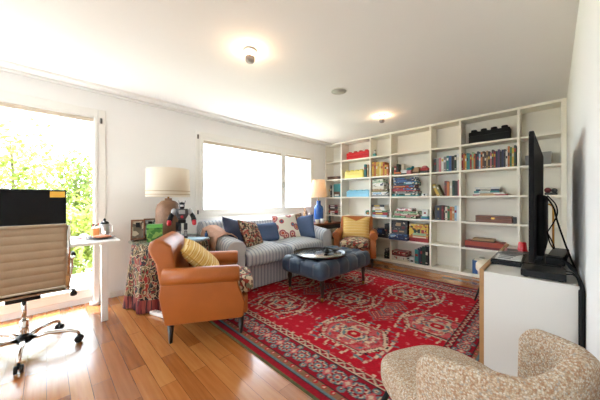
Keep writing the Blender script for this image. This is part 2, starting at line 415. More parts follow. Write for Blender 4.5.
# ------------------------------------------------------------------ built-in bookcase
UX = [-3.664, -3.238, -2.549, -2.131, -1.44, -1.014, -.332, .082]
SZ = [.415, .807, 1.199, 1.591, 1.984]            # shelf centres, bottom to top
YS = 4.492
bc = thing('bookcase', 'cream built-in bookcase of seven bays filling the far wall', 'bookcase', (0, 0, 0))
for i, x in enumerate(UX):
    a, b_ = (x - .014, x + .014)
    if i == 7: b_ = XR
    if i == 0: a = XL
    MB().box(a, b_, YS, YB - .02, 0, 2.365, .002).build('upright', SHELFW, bc)
for i in range(7):
    for z in SZ: MB().box(UX[i] + .014, UX[i + 1] - .014, YS + .003, YB - .02, z - .014, z + .014, .002).build('shelf', SHELFW, bc)
MB().box(XL, XR, YS, YB - .02, 2.365, 2.398, .002).build('top_panel', SHELFW, bc)
MB().box(XL, XR, YS + .002, YB - .02, 0.0, .045, .002).build('bottom_panel', SHELFW, bc)
MB().box(XL, XR, YB - .02, YB - .001, 0, 2.398).build('back_panel', SHELFW, bc)
ROW = {1: (1.998, 2.365), 2: (1.605, 1.97), 3: (1.213, 1.577), 4: (.821, 1.185), 5: (.429, .793), 6: (.045, .401)}
BAY = {1: 'bay beside the window', 2: 'first wide bay from window', 3: 'second narrow bay from window', 4: 'middle wide bay',
       5: 'third narrow bay from window', 6: 'wide bay nearest television', 7: 'narrow bay behind television'}
RWN = {1: 'top shelf', 2: 'second-highest shelf', 3: 'third-highest shelf', 4: 'fourth-highest shelf', 5: 'fifth-highest shelf', 6: 'bottom shelf'}
ORD = ['first', 'second', 'third', 'fourth', 'fifth', 'sixth', 'seventh', 'eighth', 'ninth', 'tenth', 'eleventh', 'twelfth', 'thirteenth', 'fourteenth',
       'fifteenth', 'sixteenth', 'seventeenth', 'eighteenth', 'nineteenth', 'twentieth']
def bx(u, y=4.54):
    """column position on the bookcase front, read off the photograph"""
    return y * math.tan(math.atan((u - 300) / 253.3) - PI / 4)
CN = {'red': (176, 34, 38), 'dark red': (112, 26, 32), 'orange': (214, 112, 44), 'yellow': (226, 182, 48), 'pale yellow': (232, 214, 130), 'cream': (226, 214, 188), 'white': (234, 232, 226),
      'black': (30, 28, 30), 'charcoal': (62, 60, 62), 'grey': (140, 138, 136), 'navy': (34, 44, 82), 'blue': (50, 96, 160), 'pale blue': (150, 190, 214), 'teal': (44, 140, 140),
      'green': (62, 124, 72), 'dark green': (30, 66, 48), 'pale green': (150, 186, 136), 'brown': (104, 66, 40), 'rust': (186, 62, 34), 'tan': (184, 142, 92), 'pink': (206, 112, 118), 'purple': (92, 58, 104), 'olive': (126, 118, 56)}
for k_, c_ in list(CN.items()):                 # printed paper is a little duller than pure ink
    g_ = sum(c_) / 3; CN[k_] = tuple(max(0, (.84 * v + .16 * g_) * .94) for v in c_)
def cm(n, rough=.5): return mat('cover_' + n.replace(' ', '_'), rgb(*CN[n]), rough, var=.05, scale=30)
def book_mesh(t, h, d, col, band, bandz):
    """spine towards -Y: covers, page block set back inside them, title band on the spine"""
    c = min(.003, t * .18); m = MB()
    m.box(-t / 2, -t / 2 + c, 0, d, 0, h); m.box(t / 2 - c, t / 2, 0, d, 0, h)
    m.box(-t / 2 + c, t / 2 - c, 0, .003, 0, h)
    m.box(-t / 2 + c, t / 2 - c, .003, d - .006, .004, h - .005, mi=1)
    if band:
        z = h * bandz; hh = h * .16
        m.box(-t / 2 + t * .12, t / 2 - t * .12, -.0008, .001, z - hh / 2, z + hh / 2, mi=2)
        m.box(-t / 2 + t * .2, t / 2 - t * .2, -.0008, .001, h * .1, h * .14, mi=2)
    return m
def upright(row, bay, items, group, kind='book', yoff=.03, rowword='upright row'):
    """items: (centre x, thickness, height, colour, lean)"""
    z0 = ROW[row][0]
    for i, it in enumerate(items):
        x, t, h, col = it[:4]; lean = it[4] if len(it) > 4 else 0
        band = random.choice(['cream', 'black', 'yellow', 'white', 'red']); 
        if band == col: band = 'tan'
        y = YS + yoff + random.uniform(0, .02)
        d = min(.2, h * .72)
        o = book_mesh(t, h, d, col, random.random() < .8, random.choice([.62, .7, .78])).build(kind, [cm(col), PAPER, cm(band)], loc=(x, y, z0 + .0005))
        if lean: o.rotation_euler = (0, lean, 0)
        tag(o, f'{col} {kind} {ORD[i]} from left, {rowword}, {RWN[row]}, {BAY[bay]}', kind, group)
def pile(row, bay, x, items, group, kind='book', y=None, what='pile'):
    """flat pile from the top down: (width, depth, thickness, colour, dx, twist)"""
    z = ROW[row][0]; n = len(items)
    for i in range(n - 1, -1, -1):
        w, d, t, col, dx, tw = items[i]
        band = random.choice(['cream', 'white', 'yellow', 'black'])
        if band == col: band = 'tan'
        m = MB(); c = .003
        m.box(-w / 2, w / 2, 0, d, 0, c); m.box(-w / 2, w / 2, 0, d, t - c, t); m.box(-w / 2, w / 2, 0, .003, c, t - c)
        m.box(-w / 2 + .004, w / 2 - .004, .003, d - .005, c, t - c, mi=1)
        m.box(-w * .3, w * .15, -.0008, .001, t * .25, t * .75, mi=2)
        o = m.build(kind, [cm(col), PAPER, cm(band)], loc=(x + dx, (y or YS + .035), z + .0003), rotz=tw)
        pos = 'topmost' if i == 0 else 'lowest' if i == n - 1 else ORD[i] + ' from top'
        tag(o, f'{col} {kind}, {pos} in {what}, {RWN[row]}, {BAY[bay]}', kind, group)
        z += t + .0005
def printed(col, acc):
    n = 'print_' + (col + '_' + acc).replace(' ', '_')
    if n not in _mats:
        k = rgb(*CN[col]); a = rgb(*CN[acc]); _mats[n] = patches(n, 34, [k, k, k, a, k, rgb(*CN['cream']), k, rgb(*CN['black']), a, k], .4, .03, (1, 1, 1.6))
    return _mats[n]
def gbox(name, x0, x1, y0, d, z0, h, col, accent, label, cat='box', group=None, lip=True, spots=()):
    """lidded box with a label panel and printed patches on the front"""
    t = thing(name, label, cat, ((x0 + x1) / 2, y0, z0), 0, group); w = x1 - x0
    MB().box(-w / 2 + .002, w / 2 - .002, .002, d - .002, 0, h * .8).build('base', cm(accent) if lip else cm(col), t)
    l = MB().box(-w / 2, w / 2, 0, d, h * .35 if lip else h * .5, h, .002); k = 1; ms = [printed(col, accent) if name == 'game_box' else cm(col)]
    for (u0, u1, v0, v1, c) in spots:
        l.box(-w / 2 + u0 * w, -w / 2 + u1 * w, -.0012, .001, v0 * h, v1 * h, mi=k); ms.append(cm(c)); k += 1
    l.build('lid', ms, t)
    return t
def brick_box(x0, x1, z0, h, col_mat, label, y0=YS + .03, d=.19):
    t = thing('brick_storage_box', label, 'storage box', ((x0 + x1) / 2, y0, z0), 0, 'giant toy brick storage boxes on the bookcase'); w = x1 - x0
    hb = h * .83
    MB().box(-w / 2, w / 2, 0, d, 0, hb * .62, .006).build('base', col_mat, t)
    l = MB().box(-w / 2 - .001, w / 2 + .001, -.001, d + .001, hb * .63, hb, .006)
    l.build('lid', col_mat, t)
    for i in range(4):
        for j in range(2):
            cx = -w / 2 + w * (i + .5) / 4; cy = d * (.21 + .58 * j); r = min(w / 8, d / 4) * .80
            MB().lathe([(r, hb - .002), (r, h - .005), (r - .005, h)], 20, cx=cx, cy=cy).build('stud', col_mat, t)
    return t

# row 1
PRED = mat('red_plastic', rgb(200, 22, 32), .3); PYEL = mat('yellow_plastic', rgb(236, 214, 92), .3)
PBLU = mat('pale_blue_plastic', rgb(136, 200, 226), .3)
brick_box(bx(347), bx(369), ROW[1][0], .165, PRED, 'red giant toy brick box, top shelf of the bookcase')
brick_box(bx(469), bx(510), ROW[1][0], .20, BLACKM, 'black giant toy brick box above the long row of books')
brick_box(bx(345), bx(363.5), ROW[2][0], .17, PYEL, 'yellow giant toy brick box below the red one')
brick_box(bx(347), bx(369), ROW[3][0], .145, PBLU, 'pale blue giant toy brick box below the yellow one')
fg = thing('toy_figure', 'tiny teal and white toy figure alone on the top shelf', 'figurine', (bx(374.5), YS + .05, ROW[1][0]))
MB().box(-.03, .03, -.02, .02, 0, .06, .006).build('base', cm('teal'), fg)
MB().ball((0, 0, .085), .022, .018, .026).build('body', cm('white'), fg); MB().ball((.012, 0, .12), .014).build('head', cm('black'), fg)
# row 2
gbox('wooden_box', bx(327.2), bx(339), YS + .04, .2, ROW[2][0], .07, 'brown', 'brown', 'low brown wooden box, second shelf down beside the window', lip=False)
upright(2, 2, [(bx(365.2), .035, .26, 'teal'), (bx(368), .03, .25, 'tan')], 'books beside the yellow brick box')
yl = ['yellow', 'orange', 'yellow', 'yellow', 'pale yellow', 'yellow', 'orange', 'yellow', 'orange']
upright(2, 3, [(bx(373.2) + k * .037, .034, .29 - .004 * k - (.05 if k > 6 else 0), c) for k, c in enumerate(yl)], 'yellow magazines in the second narrow bay', rowword='yellow row')
def toy(name, label, x, z, parts, y=YS + .06, cat='toy', group='toys in the middle wide bay'):
    t = thing(name, label, cat, (x, y, z), 0, group)
    for nm, col, kind, a in parts:
        m = MB()
        if kind == 'b': m.box(*a, .005)
        elif kind == 's': m.ball(*a)
        else: m.lathe(*a)
        m.build(nm, cm(col), t)
    return t
z2 = ROW[2][0]
upright(2, 4, [(bx(393), .035, .15, 'green'), (bx(395.2), .04, .165, 'red'), (bx(397.7), .035, .2, 'black')], 'short books beside the toys')
toy('toy_car', 'small orange and black toy car in front of the candle', bx(398), z2, [('body', 'orange', 'b', (-.06, .06, -.05, -.01, .015, .05)), ('cabin', 'black', 'b', (-.03, .035, -.045, -.015, .05, .075)), ('wheel_block', 'black', 'b', (-.05, .05, -.053, -.007, 0, .022))], y=YS + .055)  # toy cars and truck: wheels joined into one low block
toy('candle', 'tall cream candle standing among the toys', bx(401.5), z2, [('wax', 'cream', 'l', ([(.035, 0), (.035, .19), (.03, .2)], 20)), ('holder', 'brown', 'l', ([(.045, 0), (.045, .02), (.036, .03)], 20))], y=YS + .13, cat='candle')
toy('toy_truck', 'small white and blue toy truck left of the teal toy', bx(404.5), z2, [('body', 'white', 'b', (-.07, .05, -.02, .03, .02, .08)), ('cabin', 'navy', 'b', (.05, .085, -.02, .03, .02, .06)), ('wheel_block', 'black', 'b', (-.06, .075, -.022, .032, 0, .025))])
toy('toy_dinosaur', 'little teal toy animal on pink feet among the toys', bx(409), z2, [('body', 'teal', 's', ((0, 0, .09), .055, .03, .03)), ('head', 'teal', 's', ((.06, 0, .115), .025)), ('legs', 'pink', 'b', (-.04, .04, -.025, .025, 0, .07))])
gbox('wooden_box', bx(411.3), bx(418), YS + .07, .12, z2, .115, 'tan', 'brown', 'tan box with dark base among the toys', lip=True)
toy('toy_car', 'red toy car parked at the right end of the toys', bx(424.5), z2, [('body', 'red', 's', ((0, 0, .065), .085, .04, .035)), ('cabin', 'pink', 's', ((0, 0, .1), .05, .035, .03)), ('wheel_block', 'charcoal', 'b', (-.065, .065, -.04, .04, 0, .04))])
upright(2, 5, [(bx(435.2) + k * .0365, .032, h, c) for k, (c, h) in enumerate([('charcoal', .225), ('grey', .23), ('pink', .23), ('white', .24), ('grey', .24), ('teal', .25), ('blue', .245), ('black', .24), ('dark green', .25), ('white', .265), ('green', .27)])], 'books in the third narrow bay, second shelf')
long_cols = ['red', 'orange', 'yellow', 'teal', 'teal', 'red', 'pale green', 'orange', 'black', 'navy', 'pale blue', 'orange', 'brown', 'charcoal', 'tan', 'black', 'pink', 'charcoal', 'red', 'navy', 'purple', 'black', 'navy', 'charcoal', 'white', 'orange', 'green', 'yellow', 'dark green']
x = bx(461.6) ; x1 = bx(516); st = (x1 - x) / len(long_cols)
for part, nm in ((0, 'left'), (1, 'right')):
    sub = list(enumerate(long_cols))[0:15] if part == 0 else list(enumerate(long_cols))[15:]
    upright(2, 6, [(x + (k + .5) * st, st * .93, .245 + .02 * math.sin(k * 2.3) + (.03 if k > 24 else 0), c) for k, c in sub], 'long row of paperbacks in the wide bay', rowword=nm + ' half')
gbox('storage_box', bx(541), bx(551.5), YS + .05, .2, z2, .165, 'grey', 'grey', 'grey lidded box seen past the top of the television', lip=True)
gbox('storage_box', bx(525), bx(529), YS + .08, .15, z2, .14, 'grey', 'charcoal', 'small grey box just left of the television edge', lip=False)
# row 3
z3 = ROW[3][0]
upright(3, 1, [(bx(328.6), .03, .25, 'cream'), (bx(330.4), .04, .27, 'charcoal'), (bx(332.2), .03, .27, 'white')], 'books by the lamp shade', yoff=.06)
pb = thing('picture_book', 'large teal picture book facing outwards above the lamp', 'book', (bx(336.3), YS + .07, z3), 0)
MB().box(-.095, .095, 0, .02, 0, .29, .002).build('cover', cm('teal'), pb)
MB().box(-.085, .085, -.002, .001, .03, .12).build('photograph', cm('brown'), pb); MB().box(-.06, .05, -.003, .001, .02, .06).build('caption_panel', cm('white'), pb)
def stack_boxes(row, x0, x1, specs, group, d=.2, y=YS + .03):
    z = ROW[row][0]
    for (a, b_, h, col, acc, lab, spots) in specs:
        gbox('game_box', x0 + a * (x1 - x0), x0 + b_ * (x1 - x0), y, d, z, h, col, acc, lab, 'board game box', group, True, spots); z += h + .0005
stack_boxes(3, bx(371.5), bx(389), [(.02, .98, .09, 'white', 'grey', 'lowest white box of the pale stack, third shelf down', [(.1, .6, .5, .9, 'pale blue')]), (0, .95, .06, 'brown', 'olive', 'brown banded box between the white boxes, third shelf down', [(.1, .7, .45, .85, 'tan')]), (.08, .75, .12, 'white', 'cream', 'white box with a small dark square, third shelf down', [(.68, .9, .5, .75, 'navy')]), (.06, .7, .065, 'cream', 'pale green', 'cream box topmost of the pale stack, third shelf down', [])], 'pale boxes in the second narrow bay')
stack_boxes(3, bx(392.3), bx(421), [(.0, .95, .05, 'dark green', 'teal', 'dark green game box at the bottom of the tall game stack', [(.5, .7, .4, .9, 'cream')]), (.12, .9, .042, 'charcoal', 'grey', 'charcoal game box second from bottom of the tall stack', [(.1, .5, .45, .85, 'grey')]), (0, .85, .05, 'blue', 'red', 'blue game box with red base in the tall stack', [(.05, .5, .4, .9, 'red')]), (.02, .8, .048, 'red', 'dark red', 'red game box in the middle of the tall stack', [(.08, .6, .45, .9, 'orange'), (.75, .97, .4, .95, 'blue')]), (.05, .88, .06, 'teal', 'navy', 'teal game box third from top of the tall stack', [(.1, .45, .4, .9, 'navy'), (.55, .8, .4, .9, 'pale blue')]), (.06, .84, .045, 'navy', 'blue', 'navy game box second from top of the tall stack', [(.2, .6, .4, .9, 'blue')]), (.03, .8, .04, 'blue', 'navy', 'blue game box at the very top of the tall stack', [(.6, .8, .4, .9, 'olive')])], 'board games stacked in the middle wide bay')
toy('ornament', 'tiny white ornament with dark dot beside the game stack', bx(424.5), z3, [('base', 'white', 'b', (-.05, .05, -.02, .02, 0, .045)), ('dot', 'black', 's', ((0, -.02, .025), .014))], cat='ornament', group=None)
upright(3, 5, [(bx(438.6), .04, .21, 'yellow', -.42), (bx(441.5), .035, .2, 'olive', -.40)], 'two books leaning to the left', rowword='leaning pair')
upright(3, 5, [(bx(445.8) + k * .037, .034, h, c) for k, (c, h) in enumerate([('dark red', .24), ('orange', .23), ('cream', .23), ('dark green', .24), ('charcoal', .235), ('pink', .25)])], 'books right of the leaning pair', rowword='upright row')
pile(3, 6, bx(489), [(.30, .2, .03, 'white', -.02, .05), (.28, .2, .026, 'navy', -.02, -.08), (.30, .2, .026, 'teal', -.03, .04), (.36, .21, .022, 'white', .0, 0), (.42, .22, .018, 'red', .01, -.05)], 'magazines lying in the wide bay', 'magazine', what='flat pile')
toy('toy_cluster', 'dark red and black ornament beside the television edge', bx(551), z3, [('base', 'black', 'b', (-.06, .06, -.03, .03, 0, .03)), ('flower', 'dark red', 's', ((-.03, 0, .06), .035)), ('leaf', 'charcoal', 's', ((.03, 0, .055), .03))], cat='ornament', group=None)
# row 4
z4 = ROW[4][0]
pile(4, 1, bx(333.5), [(.25, .2, .035, 'dark red', .0, .02), (.26, .2, .05, 'black', .0, 0), (.25, .2, .04, 'brown', .0, -.03), (.26, .21, .05, 'red', .0, .02), (.25, .2, .04, 'black', .0, 0)], 'books lying behind the blue lamp', what='dark pile')
cup = thing('cup', 'little white cup in front of the dark book pile', 'cup', (bx(332), YS - .0 + .015, z4)); MB().lathe([(.018, 0), (.026, .05), (.022, .05), (.015, .005)], 16).build('bowl', cm('white'), cup)
pc = thing('greeting_card', 'white card with a green and red flower, leaning in a bay', 'card', (bx(366.2), YS + .1, z4 + .001), 0, rot=(R(-8), 0, 0))
MB().box(-.075, .075, 0, .004, 0, .13).build('card', cm('white'), pc)
MB().ball((.01, -.001, .075), .065, .004, .045, 14).build('leaf_motif', cm('green'), pc); MB().ball((.0, -.004, .06), .028, .004, .022, 12).build('flower_motif', cm('orange'), pc)
pile(4, 3, bx(380), [(.26, .19, .04, 'charcoal', -.04, .02), (.24, .19, .035, 'white', -.03, -.04), (.27, .2, .03, 'white', -.02, 0), (.30, .2, .035, 'green', .0, .03), (.31, .2, .05, 'red', .01, 0), (.30, .21, .04, 'pale blue', -.01, 0)], 'books lying in the second narrow bay', what='mixed pile')
stack_boxes(4, bx(392), bx(421), [(.0, .85, .045, 'pale green', 'green', 'pale green box lowest of the fanned stack', [(.6, .8, .4, .9, 'pink'), (.1, .4, .4, .8, 'green')]), (.1, .95, .038, 'cream', 'pink', 'cream box second from bottom of the fanned stack', [(.05, .3, .4, .9, 'pink'), (.6, .9, .4, .8, 'olive')]), (.08, .92, .042, 'green', 'pale green', 'green box second from top of the fanned stack', [(.4, .7, .45, .85, 'pale green')]), (.18, .72, .05, 'white', 'pink', 'white box on top of the fanned stack', [(.6, .75, .3, .8, 'pink')])], 'games fanned in the middle wide bay')
pcb = gbox('small_box', bx(421.3), bx(428.5), YS + .04, .1, z4, .05, 'teal', 'blue', 'little teal box under the white cube', lip=True)
gbox('small_box', bx(422), bx(427.7), YS + .045, .09, z4 + .0505, .115, 'white', 'white', 'white cube shaped box on the little teal box', lip=False, spots=[(.35, .7, .35, .6, 'red')])
upright(4, 5, [(bx(436) + k * .034, .031, h, c) for k, (c, h) in enumerate([('charcoal', .235), ('navy', .23), ('black', .24), ('dark red', .235), ('black', .23)])] + [(bx(446.4) + k * .033, .03, h, c) for k, (c, h) in enumerate([('cream', .22), ('green', .215), ('orange', .22), ('tan', .215), ('pale blue', .235), ('white', .24), ('teal', .235)])], 'books in the third narrow bay, fourth shelf')
wb = thing('wooden_case', 'long brown wooden case alone in the wide bay', 'box', ((bx(475.5) + bx(512)) / 2, YS + .04, z4)); w_ = (bx(512) - bx(475.5)) / 2
MB().box(-w_, w_, 0, .18, 0, .06, .004).build('base', WALNUT, wb); MB().box(-w_, w_, 0, .18, .062, .1, .004).build('lid', WALNUT, wb); MB().box(-.02, .02, -.004, 0, .05, .075, .001).build('clasp', BRASS, wb)
gbox('small_box', bx(513), bx(516), YS + .05, .1, z4, .09, 'charcoal', 'black', 'narrow dark box beside the brown wooden case', lip=False)
# row 5
z5 = ROW[5][0]
gbox('game_box', bx(374), bx(384.5), YS + .03, .2, z5, .17, 'navy', 'black', 'navy game box just right of the yellow cushion chair', 'board game box', None, True, [(.1, .8, .55, .9, 'blue'), (.2, .5, .3, .5, 'pink')])
gbox('game_box', bx(385), bx(389.3), YS + .03, .2, z5, .27, 'black', 'charcoal', 'tall black game box wedged against the upright', 'board game box', None, True, [(.2, .5, .5, .6, 'red'), (.3, .8, .75, .9, 'charcoal')])
gbox('game_box', bx(390.9), bx(409.5), YS - .05, .25, z5, .105, 'blue', 'navy', 'blue game box jutting out over the shelf edge', 'board game box', None, True, [(.1, .35, .5, .85, 'pale blue'), (.5, .9, .45, .9, 'navy')])
gbox('game_box', bx(392), bx(408), YS + .02, .1, z5 + .1055, .235, 'black', 'charcoal', 'black game box standing on the jutting blue box', 'board game box', None, True, [(.3, .6, .6, .85, 'tan'), (.1, .25, .4, .7, 'charcoal'), (.65, .85, .4, .6, 'dark red'), (.1, .4, .15, .25, 'red'), (.5, .8, .15, .25, 'tan')])
gbox('game_box', bx(409.8), bx(428.6), YS + .02, .18, z5, .30, 'yellow', 'orange', 'large yellow and red game box with rows of little figures', 'board game box', None, True, [(0, 1, 0, .22, 'red'), (.2, .9, .36, .5, 'pale green'), (.25, .4, .5, .7, 'dark green'), (.45, .6, .5, .72, 'black'), (.65, .8, .5, .7, 'red'), (.2, .9, .24, .3, 'cream'), (.3, .7, .84, .93, 'orange')])
rb = gbox('storage_box', bx(465), bx(504), YS + .03, .25, z5, .10, 'rust', 'dark red', 'wide orange red flat box on the fifth shelf', 'board game box', None, True)
gbox('wooden_box', bx(472.5), bx(494), YS + .05, .17, z5 + .1005, .045, 'tan', 'brown', 'flat brown box lying on the orange red box', 'box', None, True)
# row 6
z6 = ROW[6][0]
gbox('game_box', bx(384.5), bx(389.3), YS + .03, .2, z6, .11, 'dark green', 'black', 'dark green box on the bottom shelf beside the armchair', 'board game box', None, True)
gbox('game_box', bx(384.8), bx(389), YS + .04, .18, z6 + .1105, .07, 'grey', 'charcoal', 'grey box lying on the dark green box', 'board game box', None, True)
gbox('game_box', bx(391.2), bx(409.5), YS + .02, .22, z6, .085, 'white', 'cream', 'white flat box under the small red box', 'board game box', None, True, [(.3, .36, .4, .8, 'red'), (.7, .75, .4, .8, 'grey')])
gbox('game_box', bx(392.2), bx(407.5), YS + .03, .2, z6 + .0855, .085, 'red', 'dark red', 'small red box lying on the white flat box', 'board game box', None, True, [(.7, .9, .3, .6, 'pink')])
gbox('small_box', bx(410), bx(414.5), YS + .03, .1, z6, .1, 'white', 'grey', 'little white and grey box beside the dark tall books', 'box', None, False, [(.2, .8, .2, .5, 'charcoal')])
upright(6, 4, [(bx(416.8), .06, .24, 'teal'), (bx(419.4), .05, .27, 'navy'), (bx(421.8), .05, .29, 'black'), (bx(424.2), .055, .31, 'dark green'), (bx(426.8), .05, .32, 'black')], 'tall dark books on the bottom shelf', yoff=.02)
upright(6, 6, [(bx(476), .09, .2, 'blue'), (bx(480.5), .06, .24, 'cream')], 'books on the bottom shelf near the cabinet', yoff=.02)

# ------------------------------------------------------------------ rug (knotted pattern as colour of the pile itself)
def rug():
    X0, X1, Y0, Y1 = -2.98, -.335, 1.085, 3.885
    Wd, L = X1 - X0, Y1 - Y0; step = .0085
    nu, nv = int(Wd / step), int(L / step)
    u, v = np.meshgrid(np.linspace(0, Wd, nu + 1), np.linspace(0, L, nv + 1))
    rs = np.random.RandomState(3)
    pal = {k: np.array(rgb(*c)[:3]) for k, c in dict(red=(172, 18, 36), crim=(140, 14, 32), cream=(196, 168, 144), teal=(92, 112, 116), dark=(44, 26, 34), pink=(186, 84, 86), brown=(132, 92, 66), olive=(84, 78, 50), rust=(160, 62, 44)).items()}
    C = np.zeros(u.shape + (3,)); C[:] = pal['red']
    def put(mask, c): C[mask] = pal[c]
    side = np.minimum(u, Wd - u) * 1.5                       # the long sides carry a narrower border
    d = np.minimum(side, np.minimum(v, L - v))
    vert = side < np.minimum(v, L - v)      # border runs along v there
    s = np.where(vert, v, u)                                 # coordinate along the border
    q = lambda a, st: np.round(a / st) * st                  # stepped knots
    # field: staggered rows of hooked hexagonal medallions
    px, py = .92, .64
    fu = u - Wd / 2; fv = v - L / 2
    row = np.round(fv / py); off = np.where(np.mod(row, 2) == 0, 0, px / 2)
    col = np.round((fu - off) / px)
    lu = fu - off - col * px; lv = fv - row * py
    kind = np.mod(col + row * 2 + (row > 0), 3)
    au = np.abs(q(lu, .011)); av = np.abs(q(lv, .011))
    hexm = np.maximum(av / .21, (au + .55 * av) / .30)
    jag = hexm + .07 * (np.mod(np.floor(au / .022) + np.floor(av / .022), 2) - .5)
    put(jag < 1.06, 'dark'); put(jag < 1.02, 'cream'); put(hexm < .90, 'dark')
    put(hexm < .88, 'crim'); put((hexm < .88) & (kind == 1), 'pink')
    inner = hexm < .80
    for fx, fy, ph, c_ in ((9, 13, .1, 'cream'), (14, 8, .6, 'teal'), (6, 17, .35, 'cream')):
        w1 = np.abs(np.mod(au * fx + .25 * np.sin(av * 40) + ph, 1) - .5); w2 = np.mod(av * fy + au * 3 + ph, 1)
        put(inner & (w1 < .13) & (w2 < .62), c_)
    put((hexm < .46), 'dark'); put(hexm < .43, 'cream'); put(hexm < .36, 'teal'); put(hexm < .28, 'cream'); put(hexm < .22, 'red'); put(hexm < .09, 'cream')
    hook = (hexm > 1.05) & (hexm < 1.42) & (np.abs(np.mod(au * 11 + av * 2, 1) - .5) < .12) ; put(hook, 'cream')
    hook2 = (hexm > 1.12) & (hexm < 1.34) & (np.abs(np.mod(av * 13 - au * 4, 1) - .5) < .14); put(hook2, 'teal')
    # chains of grey-blue leaves between the medallions
    mu = np.mod(fu, px) - px / 2; mv = np.mod(fv - py / 2, py) - py / 2           # small star fillers
    st = np.abs(q(mu, .011)) + np.abs(q(mv, .011)); free = hexm > 1.38
    put(free & (np.mod(st, .07) < .02) & (st < .30), 'teal'); put(free & (np.mod(st + .03, .07) < .011) & (st < .30), 'cream')
    fl = free & (np.sin(fu * 37 + 2 * np.sin(fv * 11)) * np.sin(fv * 41 + 2 * np.sin(fu * 9)) > .80); put(fl, 'pink')
    cell = rs.rand(nv // 3 + 2, nu // 3 + 2) < .24           # worn, broken outlines
    worn = np.kron(cell, np.ones((3, 3), bool))[:nv + 1, :nu + 1] & (d >= .40)
    C[worn] = C[worn] * .35 + pal['red'] * .65
    # large cream motif strip where the field meets the front border
    # borders, from the edge inwards
    put(d < .40, 'dark')
    b = (d < .392) & (d >= .335); put(b, 'crim'); put(b & (d > .384), 'cream'); put(b & (d < .343), 'cream')
    zz = np.abs(np.mod(s, .075) - .0375) * 1.1
    put(b & (np.abs(d - .343 - zz) < .010), 'cream'); put(b & (np.abs(d - .353 - zz) < .004), 'dark')
    put((d < .335) & (d >= .327), 'dark')
    b = (d < .327) & (d >= .135); put(b, 'crim')
    P = .16; c = np.mod(s, P) - P / 2; dc = d - .232; k = np.mod(np.floor(s / P), 2)
    rr = np.hypot(c, dc); an = np.arctan2(dc, c)
    put(b & (rr < .070), 'dark'); put(b & (rr < .066), 'teal')
    put(b & (rr < .054 + .008 * np.cos(8 * an)), 'cream'); put(b & (rr < .046 + .009 * np.cos(8 * an)), 'crim')
    put(b & (rr < .032), 'teal'); put(b & (rr < .018), 'cream'); put(b & (rr < .011), 'red')
    c2 = np.mod(s + P / 2, P) - P / 2
    for dd, cc in ((.165, 'teal'), (.298, 'teal')):
        r2 = np.hypot(c2, d - dd); put(b & (r2 < .028), 'dark'); put(b & (r2 < .025), cc); put(b & (r2 < .012), 'cream'); put(b & (r2 < .007), 'crim')
    r3 = np.abs(c2) + .6 * np.abs(d - .232); put(b & (r3 < .032), 'pink'); put(b & (r3 < .016), 'cream')
    put((d < .135) & (d >= .127), 'dark')
    b = (d < .127) & (d >= .085); put(b, 'brown')
    c = np.mod(s, .07) - .035; put(b & (np.abs(c) + np.abs(d - .106) < .02), 'red'); put(b & (np.abs(c) + np.abs(d - .106) < .009), 'cream')
    put((d < .085) & (d >= .077), 'cream'); put((d < .077) & (d >= .062), 'teal'); put((d < .062) & (d >= .055), 'dark')
    put((d < .055) & (d >= .014), 'crim'); put(d < .014, 'olive')
    C *= (1 + .10 * rs.randn(*u.shape))[..., None]
    wear = .5 + .5 * np.sin(v * 3.1 + 1.3 * np.sin(u * 2.2)); C *= (.92 + .14 * wear)[..., None]
    C = np.clip(C, 0, 1)
    zz = .012 + .001 * rs.rand(*u.shape)
    edge = (d < 1e-6); zz[edge] = 0.001
    co = np.stack([u + X0, v + Y0 + .02 * (u - Wd / 2) * 0, zz], -1).reshape(-1, 3)
    me = bpy.data.meshes.new('rug'); n1 = nu + 1
    i = np.arange(nv)[:, None] * n1 + np.arange(nu)[None, :]; i = i.reshape(-1)
    fc = np.stack([i, i + 1, i + n1 + 1, i + n1], -1)
    me.vertices.add(len(co)); me.vertices.foreach_set('co', co.reshape(-1).astype('f'))
    me.loops.add(fc.size); me.loops.foreach_set('vertex_index', fc.reshape(-1).astype('i'))
    me.polygons.add(len(fc)); me.polygons.foreach_set('loop_start', (np.arange(len(fc)) * 4).astype('i'))
    me.update(calc_edges=True)
    at = me.color_attributes.new('pile', 'FLOAT_COLOR', 'POINT')
    at.data.foreach_set('color', np.concatenate([C, np.ones(u.shape + (1,))], -1).reshape(-1).astype('f'))
    mt, nt, bs, tc = new_mat('rug_pile', .95)
    a = nt.nodes.new('ShaderNodeAttribute'); a.attribute_name = 'pile'; nt.links.new(a.outputs['Color'], bs.inputs['Base Color'])
    bs.inputs['Specular IOR Level'].default_value = .15
    n = nt.nodes.new('ShaderNodeTexNoise'); n.inputs['Scale'].default_value = 260; nt.links.new(tc.outputs['Object'], n.inputs['Vector']); add_bump(nt, bs, n.outputs['Fac'], .4, .004)
    me.materials.append(mt)
    o = bpy.data.objects.new('rug', me); COL.objects.link(o)
    tag(o, 'large red patterned wool rug with cream medallions on the wooden floor', 'rug')
rug()
RUGZ = .013

